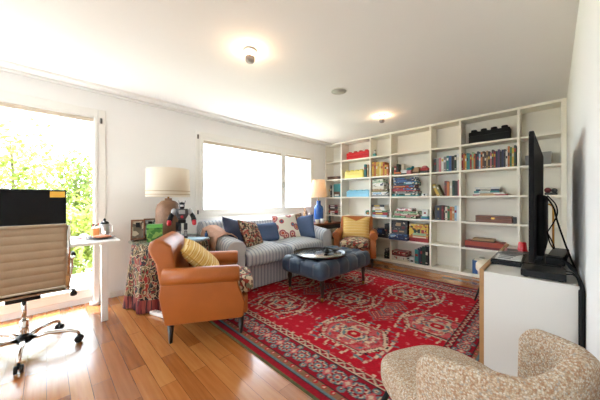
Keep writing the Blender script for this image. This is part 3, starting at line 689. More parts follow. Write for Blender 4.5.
# ------------------------------------------------------------------ sofa
TICK = [(0, rgb(198, 198, 200)), (.3, rgb(150, 157, 170)), (.36, rgb(202, 201, 200)), (.44, rgb(134, 143, 160)), (.66, rgb(202, 201, 200)), (.74, rgb(150, 157, 170)), (.8, rgb(198, 198, 200))]
TY = stripes('ticking_stripe', 'Y', .052, TICK, .9); TX = stripes('ticking_stripe_arm', 'X', .052, TICK, .9)
sf = thing('sofa', 'blue and white ticking striped sofa under the wide window', 'sofa', (0, 0, RUGZ))
SY0, SY1 = 1.45, 3.35; SXB, SXF = -3.52, -2.62
MB().box(SXB + .05, SXF - .035, SY0 + .04, SY1 - .04, .02, .32, .012).build('base', TY, sf)
bk = MB().prism([(SXB, .3), (SXB + .25, .3), (SXB + .215, .70), (SXB + .19, .80), (SXB + .13, .845), (SXB + .05, .835), (SXB, .76)], SY0 + .02, SY1 - .02, 'xzy', .03)
bk.build('backrest', TY, sf)
arm_prof = [(-.115, .02), (.10, .02), (.10, .46), (.118, .52), (.118, .58), (.09, .63), (.04, .655), (-.03, .655), (-.09, .635), (-.125, .59), (-.128, .53), (-.115, .47)]
for sgn, yc in ((1, SY0 + .115), (-1, SY1 - .115)):
    m = MB().prism([(-sgn * p[0] * -1 if sgn < 0 else p[0] * -1, p[1]) for p in arm_prof], SXB + .1, SXF + .02, 'yzx', .018)
    m.v = [(x, y + yc, z + max(0, (-2.85 - x)) * .22 * (1 if z > .4 else 0)) for x, y, z in m.v]
    m.build('arm', TX, sf)
mid = (SY0 + SY1) / 2
for k, yc in enumerate((SY0 + .225 + .365, SY1 - .225 - .365)):
    m = MB().ball((SXF - .325, yc, .41), .40, .364, .118, 40, .5, .22)
    m.v = [(x, y, z + (.03 * max(0, 1 - ((x - SXF + .335) / .39) ** 2) * max(0, 1 - ((y - yc) / .36) ** 2) if z > .415 else 0)) for x, y, z in m.v]
    c = m.build('seat_cushion', TY, sf)
    MB().tube([(SXF + .045, yc - .35, .345), (SXF + .052, yc, .345), (SXF + .045, yc + .35, .345)], .006, 8).build('piping', TY, c)
for yy in (SY0 + .1, SY1 - .1):
    for xx in (SXB + .12, SXF - .06): MB().lathe([(.02, -.012), (.028, .03)], 12, cx=xx, cy=yy).build('leg', DARKW, sf)

def pillow(name, w, h, t, material, label, loc, rot, trim=None, notch=0.0, group=None, cat='cushion'):
    """face up +Z in its own frame, w along X, h along Y"""
    root = thing(name, label, cat, loc, 0, group, rot=rot)
    def surf(sgn):
        def fn(a, b_):
            s = 2 * a - 1; q = 2 * b_ - 1
            x = w / 2 * s * (1 - .07 * (1 - q * q)); y = h / 2 * q * (1 - .07 * (1 - s * s))
            if notch and q > 0: y -= notch * q * max(0, 1 - abs(s) * 1.5)
            z = sgn * t / 2 * ((1 - s ** 4) * (1 - q ** 4)) ** .55
            return (x, y, z)
        return fn
    m = MB(); m.sheet(surf(1), 20, 20); m.sheet(surf(-1), 20, 20)
    m.build('cover', material, root)
    if trim:
        e = []
        for k in range(81):
            p = k / 80 * 4; i = int(p) % 4; f = p - int(p); s, q = [(-1 + 2 * f, -1), (1, -1 + 2 * f), (1 - 2 * f, 1), (-1, 1 - 2 * f)][i]
            x = w / 2 * s * (1 - .07 * (1 - q * q)); y = h / 2 * q * (1 - .07 * (1 - s * s))
            if notch and q > 0: y -= notch * q * max(0, 1 - abs(s) * 1.5)
            e.append((x, y, 0))
        MB().tube(e[:-1], .005, 6, closed=True).build('piping', trim, root)
    return root
NAVYC = mat('navy_linen', rgb(58, 67, 92), .95, var=.12, scale=60, bump=.3, bscale=300)
BLUEC = mat('blue_linen', rgb(84, 104, 140), .95, var=.12, scale=50, bump=.3, bscale=300)
FLORAL = patches('floral_cloth', 44, [rgb(176, 150, 122), rgb(140, 56, 50), rgb(60, 56, 54), rgb(196, 176, 150), rgb(104, 98, 70), rgb(160, 92, 76), rgb(52, 46, 46)], distort=.06)
SUZANI = None
def suzani():
    m, nt, b, tc = new_mat('round_motif_cloth', .9)
    v = nt.nodes.new('ShaderNodeTexVoronoi'); v.inputs['Scale'].default_value = 7.5; nt.links.new(tc.outputs['Object'], v.inputs['Vector'])
    d = nt.nodes.new('ShaderNodeMath'); d.operation = 'MULTIPLY'; d.inputs[1].default_value = 1.5; nt.links.new(v.outputs['Distance'], d.inputs[0])
    r = ramp(nt, [(0, rgb(226, 180, 70)), (.14, rgb(188, 60, 60)), (.3, rgb(232, 226, 212)), (.36, rgb(196, 86, 60)), (.46, rgb(80, 120, 140)), (.52, rgb(190, 70, 84)), (.62, rgb(236, 230, 218))])
    nt.links.new(d.outputs[0], r.inputs[0]); nt.links.new(r.outputs[0], b.inputs['Base Color']); return m
SUZANI = suzani()
def lean(yaw, tilt, roll=0):
    """cushion standing on its lower edge: face turned to azimuth yaw, leaning back by tilt"""
    f = Vector((math.cos(yaw) * math.cos(tilt), math.sin(yaw) * math.cos(tilt), math.sin(tilt)))
    s = Vector((-math.sin(yaw), math.cos(yaw), 0)); u = f.cross(s)
    M = Matrix((s, u, f)).transposed() @ Matrix.Rotation(roll, 3, 'Z')
    return M.to_euler()
GS = 'scatter cushions on the striped sofa'
pillow('cushion', .44, .44, .14, NAVYC, 'dark navy square cushion leaning on the sofa left arm', (-2.97, 1.78, .705), lean(R(32), R(28), R(-14)), group=GS)
pillow('cushion', .39, .39, .13, FLORAL, 'brown and red floral cushion in front of the navy one', (-2.88, 1.95, .69), lean(R(25), R(30), R(-12)), mat('brown_trim', rgb(110, 74, 52), .9), group=GS)
pillow('cushion', .50, .30, .13, BLUEC, 'oblong blue cushion in the middle of the sofa', (-3.04, 2.31, .665), lean(R(-4), R(24)), group=GS)
pillow('cushion', .43, .43, .15, SUZANI, 'white cushion with round red and blue motifs on the sofa', (-3.0, 2.70, .715), lean(R(-14), R(24), R(4)), group=GS)
pillow('cushion', .40, .40, .13, FLORAL, 'floral cushion with pale flowers peeking behind the round motif one', (-3.06, 2.90, .71), lean(R(-24), R(20), R(8)), mat('brown_trim2', rgb(110, 74, 52), .9), group=GS)
pillow('cushion', .42, .42, .14, BLUEC, 'plain blue square cushion against the sofa right arm', (-2.96, 3.02, .695), lean(R(-42), R(24), R(5)), group=GS)
# throw over the left arm
def throw():
    m = MB(); prof = [(-.10, .30), (-.135, .46), (-.145, .56), (-.12, .66), (-.04, .695), (.05, .69), (.115, .64), (.132, .56), (.128, .50)]
    def fn(a, b_):
        k = b_ * (len(prof) - 1); i = min(int(k), len(prof) - 2); f = k - i
        py = prof[i][0] * (1 - f) + prof[i + 1][0] * f; pz = prof[i][1] * (1 - f) + prof[i + 1][1] * f
        x = -3.22 + .40 * a + .05 * (b_ - .5)
        rz = max(0, -2.85 - x) * .22
        w = .006 * math.sin(a * 19 + b_ * 3)
        return (x, SY0 + .115 + py * 1.04 + w * .5, pz + rz + abs(w) + .012 + RUGZ)
    m.sheet(fn, 30, 32)
    o = m.build('throw_blanket', mat('pink_wool', rgb(196, 152, 128), .95, var=.12, scale=14, bump=.4, bscale=150))
    sm = o.modifiers.new('thickness', 'SOLIDIFY'); sm.thickness = .012; sm.offset = 1
    tag(o, 'pinkish beige throw folded over the sofa left arm', 'blanket')
throw()

# ------------------------------------------------------------------ leather armchairs (front towards +X in their own frame)
KILIM = patches('kilim_cloth', 30, [rgb(84, 46, 40), rgb(206, 186, 158), rgb(60, 66, 60), rgb(150, 56, 46), rgb(196, 172, 136), rgb(120, 116, 92)], distort=.02, stretch=(1.6, .8, 1))
def armchair(loc, rz, label):
    t = thing('leather_armchair', label, 'armchair', loc, rz, 'tan leather armchairs')
    side = [(-.31, .165), (.27, .165), (.29, .18), (.295, .22), (.30, .29), (.27, .37), (.245, .44), (.245, .54), (-.33, .54), (-.355, .40)]
    for sgn in (1, -1):
        MB().prism([(p[0], p[1]) for p in side], sgn * .26, sgn * .355, 'xzy', .015).build('side_panel', LEATHER, t)
        r = MB().tube([(-.33, sgn * .315, .535), (-.1, sgn * .315, .535), (.235, sgn * .315, .53), (.25, sgn * .315, .53), (.254, sgn * .315, .53)], [.068, .07, .07, .064, .045], 24)
        ar = r.build('arm', LEATHER, t)
        MB().tube([(.251, sgn * .315 + .058 * math.cos(a), .53 + .058 * math.sin(a)) for a in [k * PI / 12 for k in range(24)]], .005, 6, closed=True).build('piping', LEATHER, ar)
    MB().box(-.34, .33, -.262, .262, .16, .32, .02, 3).build('seat_frame', LEATHER, t)
    # curved back with a roll at the top
    bp = [(-.24, .28), (-.33, .28), (-.355, .45), (-.39, .66), (-.43, .735), (-.445, .785), (-.43, .832), (-.385, .855), (-.335, .845), (-.30, .80), (-.285, .72), (-.25, .55)]
    m = MB().prism(bp, -.30, .30, 'xzy', .03)
    m.v = [(x + .05 * (y / .30) ** 2 * (1 if x > -.33 else .4) - .02, y, z - .025 * (y / .30) ** 2) for x, y, z in m.v]
    m.build('backrest', LEATHER, t)
    c = MB().ball((.025, 0, .385), .36, .25, .075, 36, .45, .22)
    c.v = [(x, y, z + (.025 * max(0, 1 - (x / .35) ** 2) * max(0, 1 - (y / .25) ** 2) if z > .39 else 0)) for x, y, z in c.v]
    c.build('seat_cushion', KILIM, t)
    for sx in (-.27, .27):
        for sy in (-.29, .29):
            MB().lathe([(.014, 0), (.016, .02), (.026, .155)], 4, cx=sx + (.0 if sx > 0 else -.01), cy=sy).build('leg', DARKW, t)
    return t
YELC = stripes('yellow_woven_stripe', 'Y', .052, [(0, rgb(214, 172, 92)), (.5, rgb(226, 196, 132)), (.62, rgb(204, 150, 66)), (.8, rgb(232, 208, 150))], .95, .012)
NA = R(60); NC = Vector((-2.28, 1.09, 0.0))
near = armchair((NC.x, NC.y, 0.001), NA, 'tan leather armchair turned away, nearest to the desk')
for ch in near.children:                                   # it stands half on the rug
    pass
FA = R(-61); FC = Vector((-2.53, 3.95, 0.001))
far = dup(near, FC, FA, 'tan leather armchair facing out in front of the bookcase')
p = Matrix.Rotation(NA, 4, 'Z') @ Vector((-.075, -.01, 0))
pillow('cushion', .42, .44, .14, YELC, 'yellow striped cushion on the near leather armchair', (NC.x + p.x, NC.y + p.y, .60), lean(NA, R(46), R(8)), mat('yellow_trim', rgb(196, 150, 70), .9), group='yellow cushions on the leather armchairs')
p = Matrix.Rotation(FA, 4, 'Z') @ Vector((-.15, 0, 0))
pillow('cushion', .50, .42, .15, YELC, 'yellow striped cushion with a dented top on the far armchair', (FC.x + p.x, FC.y + p.y, .635), lean(FA, R(22)), mat('yellow_trim2', rgb(196, 150, 70), .9), notch=.07, group='yellow cushions on the leather armchairs')

# ------------------------------------------------------------------ tufted ottoman and tray
VELV = mat('slate_blue_leather', rgb(48, 66, 86), .5, var=.22, scale=9, bump=.08, bscale=90, sheen=.2)
ot = thing('ottoman', 'slate blue tufted ottoman on turned legs in the middle of the rug', 'ottoman', (-2.085, 2.60, RUGZ))
def otto():
    hx, hy, r = .345, .53, .07
    bt = [(i, j) for i in (-.19, 0, .19) for j in (-.38, -.19, 0, .19, .38)]
    def depth(x, y):
        z = 0
        for (i, j) in bt: z -= .034 * math.exp(-((x - i) ** 2 + (y - j) ** 2) / .0022)
        for s in (1, -1):
            for a in np.arange(-1.2, 1.21, .19):
                dd = abs((x + s * y) - a) / 1.414; z -= .012 * math.exp(-(dd / .020) ** 2)
        return z
    hz, rd = .105, .075
    bb = bmesh.new(); bmesh.ops.create_cube(bb, size=2); bmesh.ops.subdivide_edges(bb, edges=bb.edges[:], cuts=84, use_grid_fill=True)
    m = MB(); m.bm(bb); v2 = []
    for x, y, z in m.v:
        p = Vector((x * hx, y * hy, z * hz)); c = Vector((max(-hx + rd, min(hx - rd, p.x)), max(-hy + rd, min(hy - rd, p.y)), max(-hz + rd, min(hz - rd, p.z))))
        dv = p - c
        if dv.length > 1e-6: p = c + dv.normalized() * rd * min(1, 1.0)
        x, y, z = p
        if z > .02:
            f = min(1, (z - .02) / .06); z += f * (depth(x, y) + .016 * (1 - (x / hx) ** 2) * (1 - (y / hy) ** 2))
        if z > -.07:
            ch = lambda t: .014 * math.exp(-((((t / .19) + .5) % 1 - .5) * .19 / .024) ** 2)
            g = min(1, (z + .07) / .03) * (1 if z < .05 else max(0, 1 - (z - .05) / .04))
            if abs(x) > hx - .05: x -= math.copysign(ch(y) * g, x)
            if abs(y) > hy - .05: y -= math.copysign(ch(x) * g, y)
        v2.append((x, y, z + .345))
    m.v = v2; m.build('cushion', VELV, ot)
    top = MB()
    for (i, j) in bt: top = MB().ball((i, j, .437), .013, .013, .008, 12); top.build('button', VELV, ot)
    for sx in (-1, 1):
        for sy in (-1, 1):
            l = MB().lathe([(.012, .04), (.016, .055), (.014, .075), (.022, .10), (.018, .13), (.026, .17), (.03, .20), (.022, .225), (.03, .245), (.03, .28)], 20, cx=sx * .265, cy=sy * .43).build('leg', DARKW, ot)
            MB().lathe([(.010, 0), (.016, .004), (.016, .03), (.012, .042)], 14, cx=sx * .265, cy=sy * .43).build('castor', BRASS, l)
otto()
ty = thing('tray', 'large round black tray lying on the ottoman', 'tray', (-2.07, 2.42, .463))
MB().lathe([(0, 0), (.30, 0), (.325, .012), (.328, .034), (.318, .034), (.312, .014), (.295, .008), (0, .008)], 64, cap=False).build('dish', BLACKG, ty)
MB().lathe([(.285, .0082), (.283, .0095), (0, .0095)], 64, cap=False).build('mirror_base', mat('reflection_silver', rgb(170, 168, 164), .22, metal=1.0, var=.1, scale=5), ty)  # silver disc added to give the tray centre a bright reflection
for a0 in (R(30), R(210)):
    MB().tube([(.322 * math.cos(a0 + d), .322 * math.sin(a0 + d), .034 + .022 * math.cos(d / R(14) * PI / 2)) for d in [R(-14 + 2 * k) for k in range(15)]], .006, 8).build('handle', BLACKP, ty)
jar = thing('incense_pot', 'small black pot standing on the round tray', 'pot', (-2.02, 2.50, .473))
MB().lathe([(.02, 0), (.034, .012), (.038, .03), (.028, .05), (.02, .056)], 24).build('bowl', BLACKP, jar)
MB().lathe([(.022, .056), (.012, .066), (.006, .07), (.008, .078), (0, .08)], 20).build('lid', BLACKP, jar)

# ------------------------------------------------------------------ round table with the cloth, lamp and things on it
TC = Vector((-3.185, 1.06, 0)); TR = .43
def kilim_cloth():
    m, nt, b, tc = new_mat('kilim_woven_cloth', .9)
    n = nt.nodes.new('ShaderNodeTexNoise'); n.inputs['Scale'].default_value = 11; nt.links.new(tc.outputs['Object'], n.inputs['Vector'])
    va = nt.nodes.new('ShaderNodeVectorMath'); va.operation = 'MULTIPLY_ADD'; va.inputs[1].default_value = (.10,) * 3
    nt.links.new(n.outputs['Color'], va.inputs[0]); nt.links.new(tc.outputs['Object'], va.inputs[2])
    mp = nt.nodes.new('ShaderNodeMapping'); mp.inputs['Scale'].default_value = (1, 1, .55); nt.links.new(va.outputs[0], mp.inputs[0])
    cells = []
    for sc, feat in ((21, 'F1'), (21, 'DISTANCE_TO_EDGE'), (52, 'F1')):
        v = nt.nodes.new('ShaderNodeTexVoronoi'); v.feature = feat; v.inputs['Scale'].default_value = sc; nt.links.new(mp.outputs[0], v.inputs['Vector']); cells.append(v)
    def pick(v, cols):
        q = nt.nodes.new('ShaderNodeSeparateColor'); nt.links.new(v.outputs['Color'], q.inputs[0])
        r = ramp(nt, [(i / len(cols), c) for i, c in enumerate(cols)]); nt.links.new(q.outputs[0], r.inputs[0]); return r.outputs[0]
    big = pick(cells[0], [rgb(28, 24, 26), rgb(128, 34, 36), rgb(104, 88, 54), rgb(34, 40, 48), rgb(150, 54, 42), rgb(34, 26, 26), rgb(86, 64, 40)])
    small = pick(cells[2], [rgb(24, 22, 24), rgb(150, 46, 42), rgb(176, 156, 124), rgb(60, 70, 72), rgb(120, 30, 34), rgb(110, 96, 60)])
    d = nt.nodes.new('ShaderNodeMath'); d.operation = 'MULTIPLY'; d.inputs[1].default_value = 3.2; nt.links.new(cells[1].outputs['Distance'], d.inputs[0])
    sel = ramp(nt, [(0, (0, 0, 0, 1)), (.16, (1, 1, 1, 1)), (.62, (0, 0, 0, 1))]); nt.links.new(d.outputs[0], sel.inputs[0])
    line = ramp(nt, [(0, (1, 1, 1, 1)), (.13, (0, 0, 0, 1))]); nt.links.new(d.outputs[0], line.inputs[0])
    m1 = nt.nodes.new('ShaderNodeMix'); m1.data_type = 'RGBA'; nt.links.new(sel.outputs[0], m1.inputs[0]); nt.links.new(small, m1.inputs[6]); nt.links.new(big, m1.inputs[7])
    m2 = nt.nodes.new('ShaderNodeMix'); m2.data_type = 'RGBA'; nt.links.new(line.outputs[0], m2.inputs[0]); nt.links.new(m1.outputs[2], m2.inputs[6]); m2.inputs[7].default_value = rgb(172, 152, 122)
    nt.links.new(m2.outputs[2], b.inputs['Base Color']); return m
CLOTH = kilim_cloth()
rt = thing('round_table', 'small round side table hidden under a patterned cloth', 'table', (TC.x, TC.y, 0))
MB().lathe([(0, .655), (TR - .02, .655), (TR - .02, .68), (0, .68)], 40, cap=False).build('tabletop', DARKW, rt)
MB().lathe([(.2, 0), (.2, .02), (.04, .05), (.035, .655)], 24).build('pedestal', DARKW, rt)
tcth = thing('tablecloth', 'dark red and black patterned fringed cloth on the round table', 'tablecloth', (TC.x, TC.y, 0))
def cloth(a, b_):
    th = 2 * PI * a
    if b_ < .2: r = (TR - .02) * b_ / .2; return (r * math.cos(th), r * math.sin(th), .684)
    f = (b_ - .2) / .8; z = .684 - f * .55
    fold = .028 * f * math.sin(th * 11 + .6 * math.sin(th * 3)) + .012 * f * math.sin(th * 23)
    r = TR - .02 + .035 * f ** .8 + fold
    return (r * math.cos(th), r * math.sin(th), z)
MB().sheet(cloth, 160, 30, closed_u=True).build('cloth', CLOTH, tcth)
def fringe(a, b_):
    th = 2 * PI * a; k = int(round(a * 320)); f = 1.0
    fold = .028 * math.sin(th * 11 + .6 * math.sin(th * 3)) + .012 * math.sin(th * 23)
    r = TR + .015 + fold + (.006 if k % 2 else -.004) * b_ + .012 * b_
    return (r * math.cos(th), r * math.sin(th), .138 - b_ * (.134 - (.012 if k % 2 else 0)))
MB().sheet(fringe, 320, 4, closed_u=True).build('fringe', patches('fringe_cotton', 60, [rgb(120, 44, 44), rgb(84, 34, 36), rgb(146, 70, 60), rgb(60, 34, 34), rgb(130, 56, 52)], .95, 0, (1, 1, .03)), tcth)
gt = MB().lathe([(0, .686), (TR + .012, .686), (TR + .014, .69), (TR + .012, .694), (0, .694)], 64, cap=False).build('glass_top', glass_mat('table_glass', (.86, .95, .93, 1)), loc=(TC.x, TC.y, 0))
tag(gt, 'round glass sheet lying over the patterned tablecloth', 'glass top')
ZT = .695
lamp = thing('table_lamp', 'large table lamp with brown textured base and cream drum shade', 'lamp', (-3.32, 1.05, ZT))
BASEC = mat('brown_ceramic', rgb(134, 98, 72), .55, var=.25, scale=14, bump=.6, bscale=38)
MB().lathe([(.08, 0), (.11, .01), (.132, .08), (.140, .2), (.138, .33), (.122, .40), (.075, .44), (.04, .45), (.038, .475)], 40).build('base', BASEC, lamp)
MB().lathe([(.012, .475), (.012, .56)], 12).build('stem', BRASS, lamp)
sh = MB().lathe([(.240, .49), (.244, .493), (.236, .825), (.232, .828), (.230, .823), (.236, .495)], 64, cap=False)
so = sh.build('lamp_shade', shade_mat('cream_linen_shade', rgb(244, 236, 222), .5), lamp)
MB().lathe([(.2433, .515), (.2452, .515), (.245, .522), (.2431, .522)], 64, cap=False).lathe([(.2424, .555), (.2443, .555), (.2441, .562), (.2422, .562)], 64, cap=False).build('trim_band', mat('shade_braid', rgb(196, 172, 138), .9), so)
MB().tube([(-.231, 0, .79), (0, 0, .79), (.231, 0, .79)], .003, 6).tube([(0, -.231, .79), (0, .231, .79)], .003, 6).tube([(0, 0, .56), (0, 0, .79)], .004, 6).build('shade_carrier', BRASS, lamp)
# toy robot (generic) with bulky arms
rb = thing('toy_robot', 'black and white toy robot with red fists beside the large lamp', 'toy', (-2.975, 1.085, ZT), R(-22)); rb.scale = (.95, .80, 1.16)
RB, RW, RR_, RG = BLACKP, mat('robot_white', rgb(170, 170, 170), .4), mat('robot_red', rgb(186, 24, 40), .4), mat('robot_grey', rgb(62, 60, 62), .35, metal=.4)
for s in (1, -1):
    MB().box(-.06, .05, s * .02, s * .075, 0, .03, .008).build('foot', RB, rb)
    lg = MB().box(-.022, .022, s * .026, s * .066, .03, .09, .008).box(-.026, .026, s * .022, s * .07, .098, .165, .01).build('leg', RG, rb)
    MB().box(.02, .03, s * .03, s * .062, .04, .085, .003).build('shin_plate', RW, lg)
    MB().ball((0, s * .105, .275), .036, .036, .034, 16).build('shoulder', RW, rb)
    ar = MB().tube([(0, s * .11, .265), (.012, s * .145, .225), (.035, s * .155, .19)], [.022, .03, .034], 14).build('arm', RB, rb)
    MB().ball((.05, s * .158, .172), .032, .03, .028, 14, .7, .7).build('fist', RR_, ar)
MB().box(-.035, .035, -.05, .05, .165, .20, .01).build('waist', RB, rb)
ch = MB().prism([(-.045, .20), (.045, .20), (.085, .25), (.075, .305), (-.075, .305), (-.085, .25)], -.045, .045, 'yzx', .012).build('chest', RG, rb)
MB().box(.045, .053, -.04, .04, .255, .295, .004).build('chest_plate', RW, ch); MB().box(.046, .054, -.018, .018, .215, .24, .003).build('belt_plate', RR_, ch)
hd = MB().ball((.005, 0, .335), .036, .034, .038, 18, .7, .7).build('head', RB, rb)
MB().box(.034, .044, -.022, .022, .325, .345, .004).build('visor', RW, hd)
for s in (1, -1): MB().tube([(0, s * .03, .35), (-.005, s * .045, .385)], [.006, .002], 8).build('antenna', RG, rb)
def frame(x, y, rz, w, h, pic, label):
    t = thing('photo_frame', label, 'photo frame', (x, y, ZT), rz, 'photo frames on the round table')
    T = Matrix.Rotation(R(-12), 4, 'Y')
    m = MB()
    for a in ((-w / 2, w / 2, 0, .016), (-w / 2, w / 2, h - .016, h)): m.box(-.012, 0, a[0], a[1], a[2], a[3], .002, M=T)
    for a in ((-w / 2, -w / 2 + .016), (w / 2 - .016, w / 2)): m.box(-.012, 0, a[0], a[1], .016, h - .016, .002, M=T)
    m.build('frame', WALNUT, t); MB().box(-.01, -.004, -w / 2 + .014, w / 2 - .014, .014, h - .014, M=T).build('picture', pic, t)
    MB().box(-.006, .0, -.02, .02, 0, h * .8, .001, M=Matrix.Translation((-.02 - h * .02, 0, 0)) @ Matrix.Rotation(R(20), 4, 'Y') @ Matrix.Translation((-h * .24, 0, 0))).build('strut', BLACKM, t)
PICA = patches('sepia_photo', 22, [rgb(150, 132, 108), rgb(98, 84, 66), rgb(184, 168, 142), rgb(70, 60, 52)], .3)
PICB = patches('grey_photo', 22, [rgb(120, 124, 122), rgb(70, 80, 76), rgb(160, 160, 152), rgb(98, 96, 90)], .3)
frame(-3.36, .735, R(-18), .14, .23, PICA, 'sepia photo in a dark frame, left edge of the round table')
frame(-3.40, .87, R(-20), .14, .235, PICB, 'greyish photo frame behind the green box')
gb = thing('gift_box', 'shiny green square box in front of the photo frames', 'box', (-3.11, .845, ZT), R(-18))
MB().box(-.045, .045, -.075, .075, 0, .15, .003).build('box', patches('green_foil', 30, [rgb(60, 120, 48), rgb(96, 150, 62), rgb(40, 92, 40), rgb(130, 170, 80)], .35), gb); MB().box(-.046, .046, -.076, .076, .15, .185, .003).build('lid', mat('green_card', rgb(104, 176, 84), .35, var=.3, scale=25), gb)
for k, (c, lb) in enumerate((('grey', 'grey magazine lowest of the small pile on the round table'), ('pale blue', 'pale magazine on top of the small pile by the robot'))):
    o = MB().box(-.13, .13, -.09, .09, 0, .012, .001).box(-.126, .126, -.088, .088, .002, .010, mi=1).build('magazine', [cm(c), PAPER], loc=(-2.86, 1.18, ZT + .0125 * k), rotz=R(30 + 12 * k)); tag(o, lb, 'magazine', 'magazines on the round table')
pn = thing('blue_pot', 'small blue bottle at the right edge of the round table', 'bottle', (-2.98, 1.37, ZT))
MB().lathe([(.015, 0), (.018, .004), (.018, .045), (.008, .055), (.008, .065)], 16).build('bottle', cm('blue'), pn); MB().lathe([(.01, .065), (.01, .08)], 12).build('cap', cm('black'), pn)
ps = thing('power_strip', 'white power strip on the floor below the patterned cloth', 'power strip', (-2.74, .80, 0), R(20))
MB().box(-.14, .14, -.028, .028, 0, .035, .008).build('body', DESKW, ps)
for k in range(4): MB().lathe([(.018, .034), (.018, .037), (.014, .0375)], 16, cx=-.09 + .06 * k).build('socket', mat('socket_grey', rgb(190, 188, 184), .5), ps)

# ------------------------------------------------------------------ side table and blue lamp behind the sofa
st = thing('side_table', 'dark wooden side table between the sofa and bookcase', 'table', (-3.385, 3.98, 0))
MB().box(-.25, .25, -.42, .42, .66, .695, .006).build('tabletop', WALNUT, st); MB().box(-.21, .21, -.38, .38, .36, .38, .004).build('lower_shelf', DARKW, st)
MB().box(-.22, .22, -.39, .39, .57, .66, .003).build('apron', DARKW, st)
for sx in (-.2, .2):
    for sy in (-.37, .37): MB().box(sx - .02, sx + .02, sy - .02, sy + .02, 0, .57, .003).build('leg', DARKW, st)
ZS = .6955
bl = thing('table_lamp', 'blue ceramic bottle lamp with a glowing peach shade', 'lamp', (-3.33, 3.86, ZS))
MB().lathe([(.085, 0), (.092, .012), (.094, .14), (.092, .28), (.08, .325), (.05, .35), (.042, .36), (.042, .43), (.046, .44)], 36).build('base', mat('blue_glaze', rgb(44, 88, 158), .22, var=.2, scale=12), bl)
MB().lathe([(.01, .44), (.01, .60)], 10).build('stem', BRASS, bl)
b1 = MB().lathe([(.168, .505), (.171, .508), (.128, .855), (.125, .858), (.123, .853), (.164, .508)], 48, cap=False).build('lamp_shade', shade_mat('peach_shade', rgb(240, 220, 194), .5), bl)
bulb = MB().ball((0, 0, .66), .03, .03, .04, 14).build('bulb', glow('warm_bulb', (1, .72, .42, 1), 2), bl)
MB().tube([(-.13, 0, .83), (.13, 0, .83)], .003, 6).tube([(0, 0, .60), (0, 0, .83)], .004, 6).build('shade_carrier', BRASS, bl)
def point(name, loc, e, col, r=.03):
    d = bpy.data.lights.new(name, 'POINT'); d.energy = e; d.color = col; d.shadow_soft_size = r
    o = bpy.data.objects.new(name, d); COL.objects.link(o); o.location = loc
point('lamp_bulb_light', (-3.33, 3.86, ZS + .70), .8, (1, .70, .42))
def mug(x, y, z, r, h, m, label, handle_a=0, group=None):
    t = thing('mug', label, 'mug', (x, y, z), handle_a, group)
    MB().lathe([(r * .85, 0), (r, .006), (r, h), (r - .004, h), (r - .004, .008), (0, .008)], 24, cap=False).lathe([(0, 0), (r * .85, 0)], 24, cap=False).build('cup', m, t)
    MB().tube([(r - .002, 0, h * .8), (r + h * .28, 0, h * .72), (r + h * .32, 0, h * .45), (r - .002, 0, h * .22)], .005, 8).build('handle', m, t)
    return t
mug(-3.18, 3.80, ZS, .04, .085, cm('white'), 'white mug right of the blue lamp base', R(60))
mug(-3.19, 3.66, ZS, .038, .08, cm('cream'), 'cream mug on the front edge of the dark side table', R(-40))
fgn = thing('figurine', 'dark green little figurine beside the blue lamp', 'figurine', (-3.16, 4.0, ZS)); MB().lathe([(.03, 0), (.034, .02), (.02, .06), (.026, .09)], 16).build('base', cm('dark green'), fgn); MB().ball((0, 0, .115), .026).build('head', cm('charcoal'), fgn)
for k, (x, y, c, hh) in enumerate(((-3.52, 3.66, 'tan', .30), (-3.45, 3.62, 'brown', .25), (-3.50, 3.77, 'cream', .19))):
    f = thing('figurine', ['tallest tan carved figurine left of the blue lamp', 'shorter brown carved figurine in front of the tan one', 'small cream figurine tucked behind the blue lamp'][k], 'figurine', (x, y, ZS), 0, 'carved figurines beside the blue lamp')
    MB().lathe([(.032, 0), (.036, .01), (.022, hh * .35), (.03, hh * .6), (.016, hh * .72)], 18).build('body', cm(c), f); MB().ball((0, 0, hh * .84), .022, .022, hh * .16).build('head', cm(c), f)
for k, (c, w) in enumerate((('dark red', .24), ('black', .26), ('brown', .25))):
    o = book_mesh(.04, .3, .2, c, True, .7); o.v = [(z - .15, y, -x + .02) for x, y, z in o.v]
    o = o.build('book', [cm(c), PAPER, cm('tan')], loc=(-3.33, 3.80, .381 + .041 * k), rotz=.05 * k); tag(o, f'{c} book lying {["lowest", "second", "topmost"][k]} on the lower shelf of the side table', 'book', 'books on the lower shelf of the side table')

# ------------------------------------------------------------------ desk by the glazed door
dk = thing('desk', 'white desk with slab legs in front of the glazed door', 'desk', (0, 0, 0))
DX0, DX1, DY0, DY1, DZ = -3.62, -3.0, -1.1, .515, .755
MB().box(DX0, DX1, DY0, DY1, DZ - .026, DZ, .003).build('desktop', DESKW, dk)
for yy in (DY1 - .15, DY0 + .05):
    for xx in (DX1 - .055, DX0 + .005): MB().box(xx, xx + .05, yy, yy + .05, 0, DZ - .026, .003).build('leg', DESKW, dk)
MB().box(DX0 + .03, DX1 - .06, DY1 - .14, DY1 - .11, DZ - .07, DZ - .026, .002).build('cross_rail', DESKW, dk)
mo = thing('monitor', 'wide black computer monitor on the white desk', 'monitor', (-3.36, -.235, DZ))
MB().box(-.02, .012, -.37, .37, .135, .49, .005).build('housing', BLACKP, mo)
MB().box(.0115, .0135, -.362, .362, .145, .482).build('screen', mat('screen_glass', rgb(3, 3, 6), .25, spec=.2), mo)
MB().box(-.06, -.02, -.05, .05, .02, .3, .006).build('stand_column', BLACKP, mo); MB().box(-.13, .09, -.13, .13, 0, .014, .004).build('stand_foot', BLACKP, mo)
sn = MB().box(0, .0012, -.052, .052, -.03, .026).build('sticky_note', mat('orange_paper', rgb(244, 186, 72), .8), loc=(-3.36 + .0138, .073, DZ + .448)); tag(sn, 'orange sticky note on the top right corner of the monitor', 'sticky note')
pb = thing('pencil_holder', 'orange brown box of coloured pens on the desk', 'pen holder', (-3.52, .37, DZ), R(20))
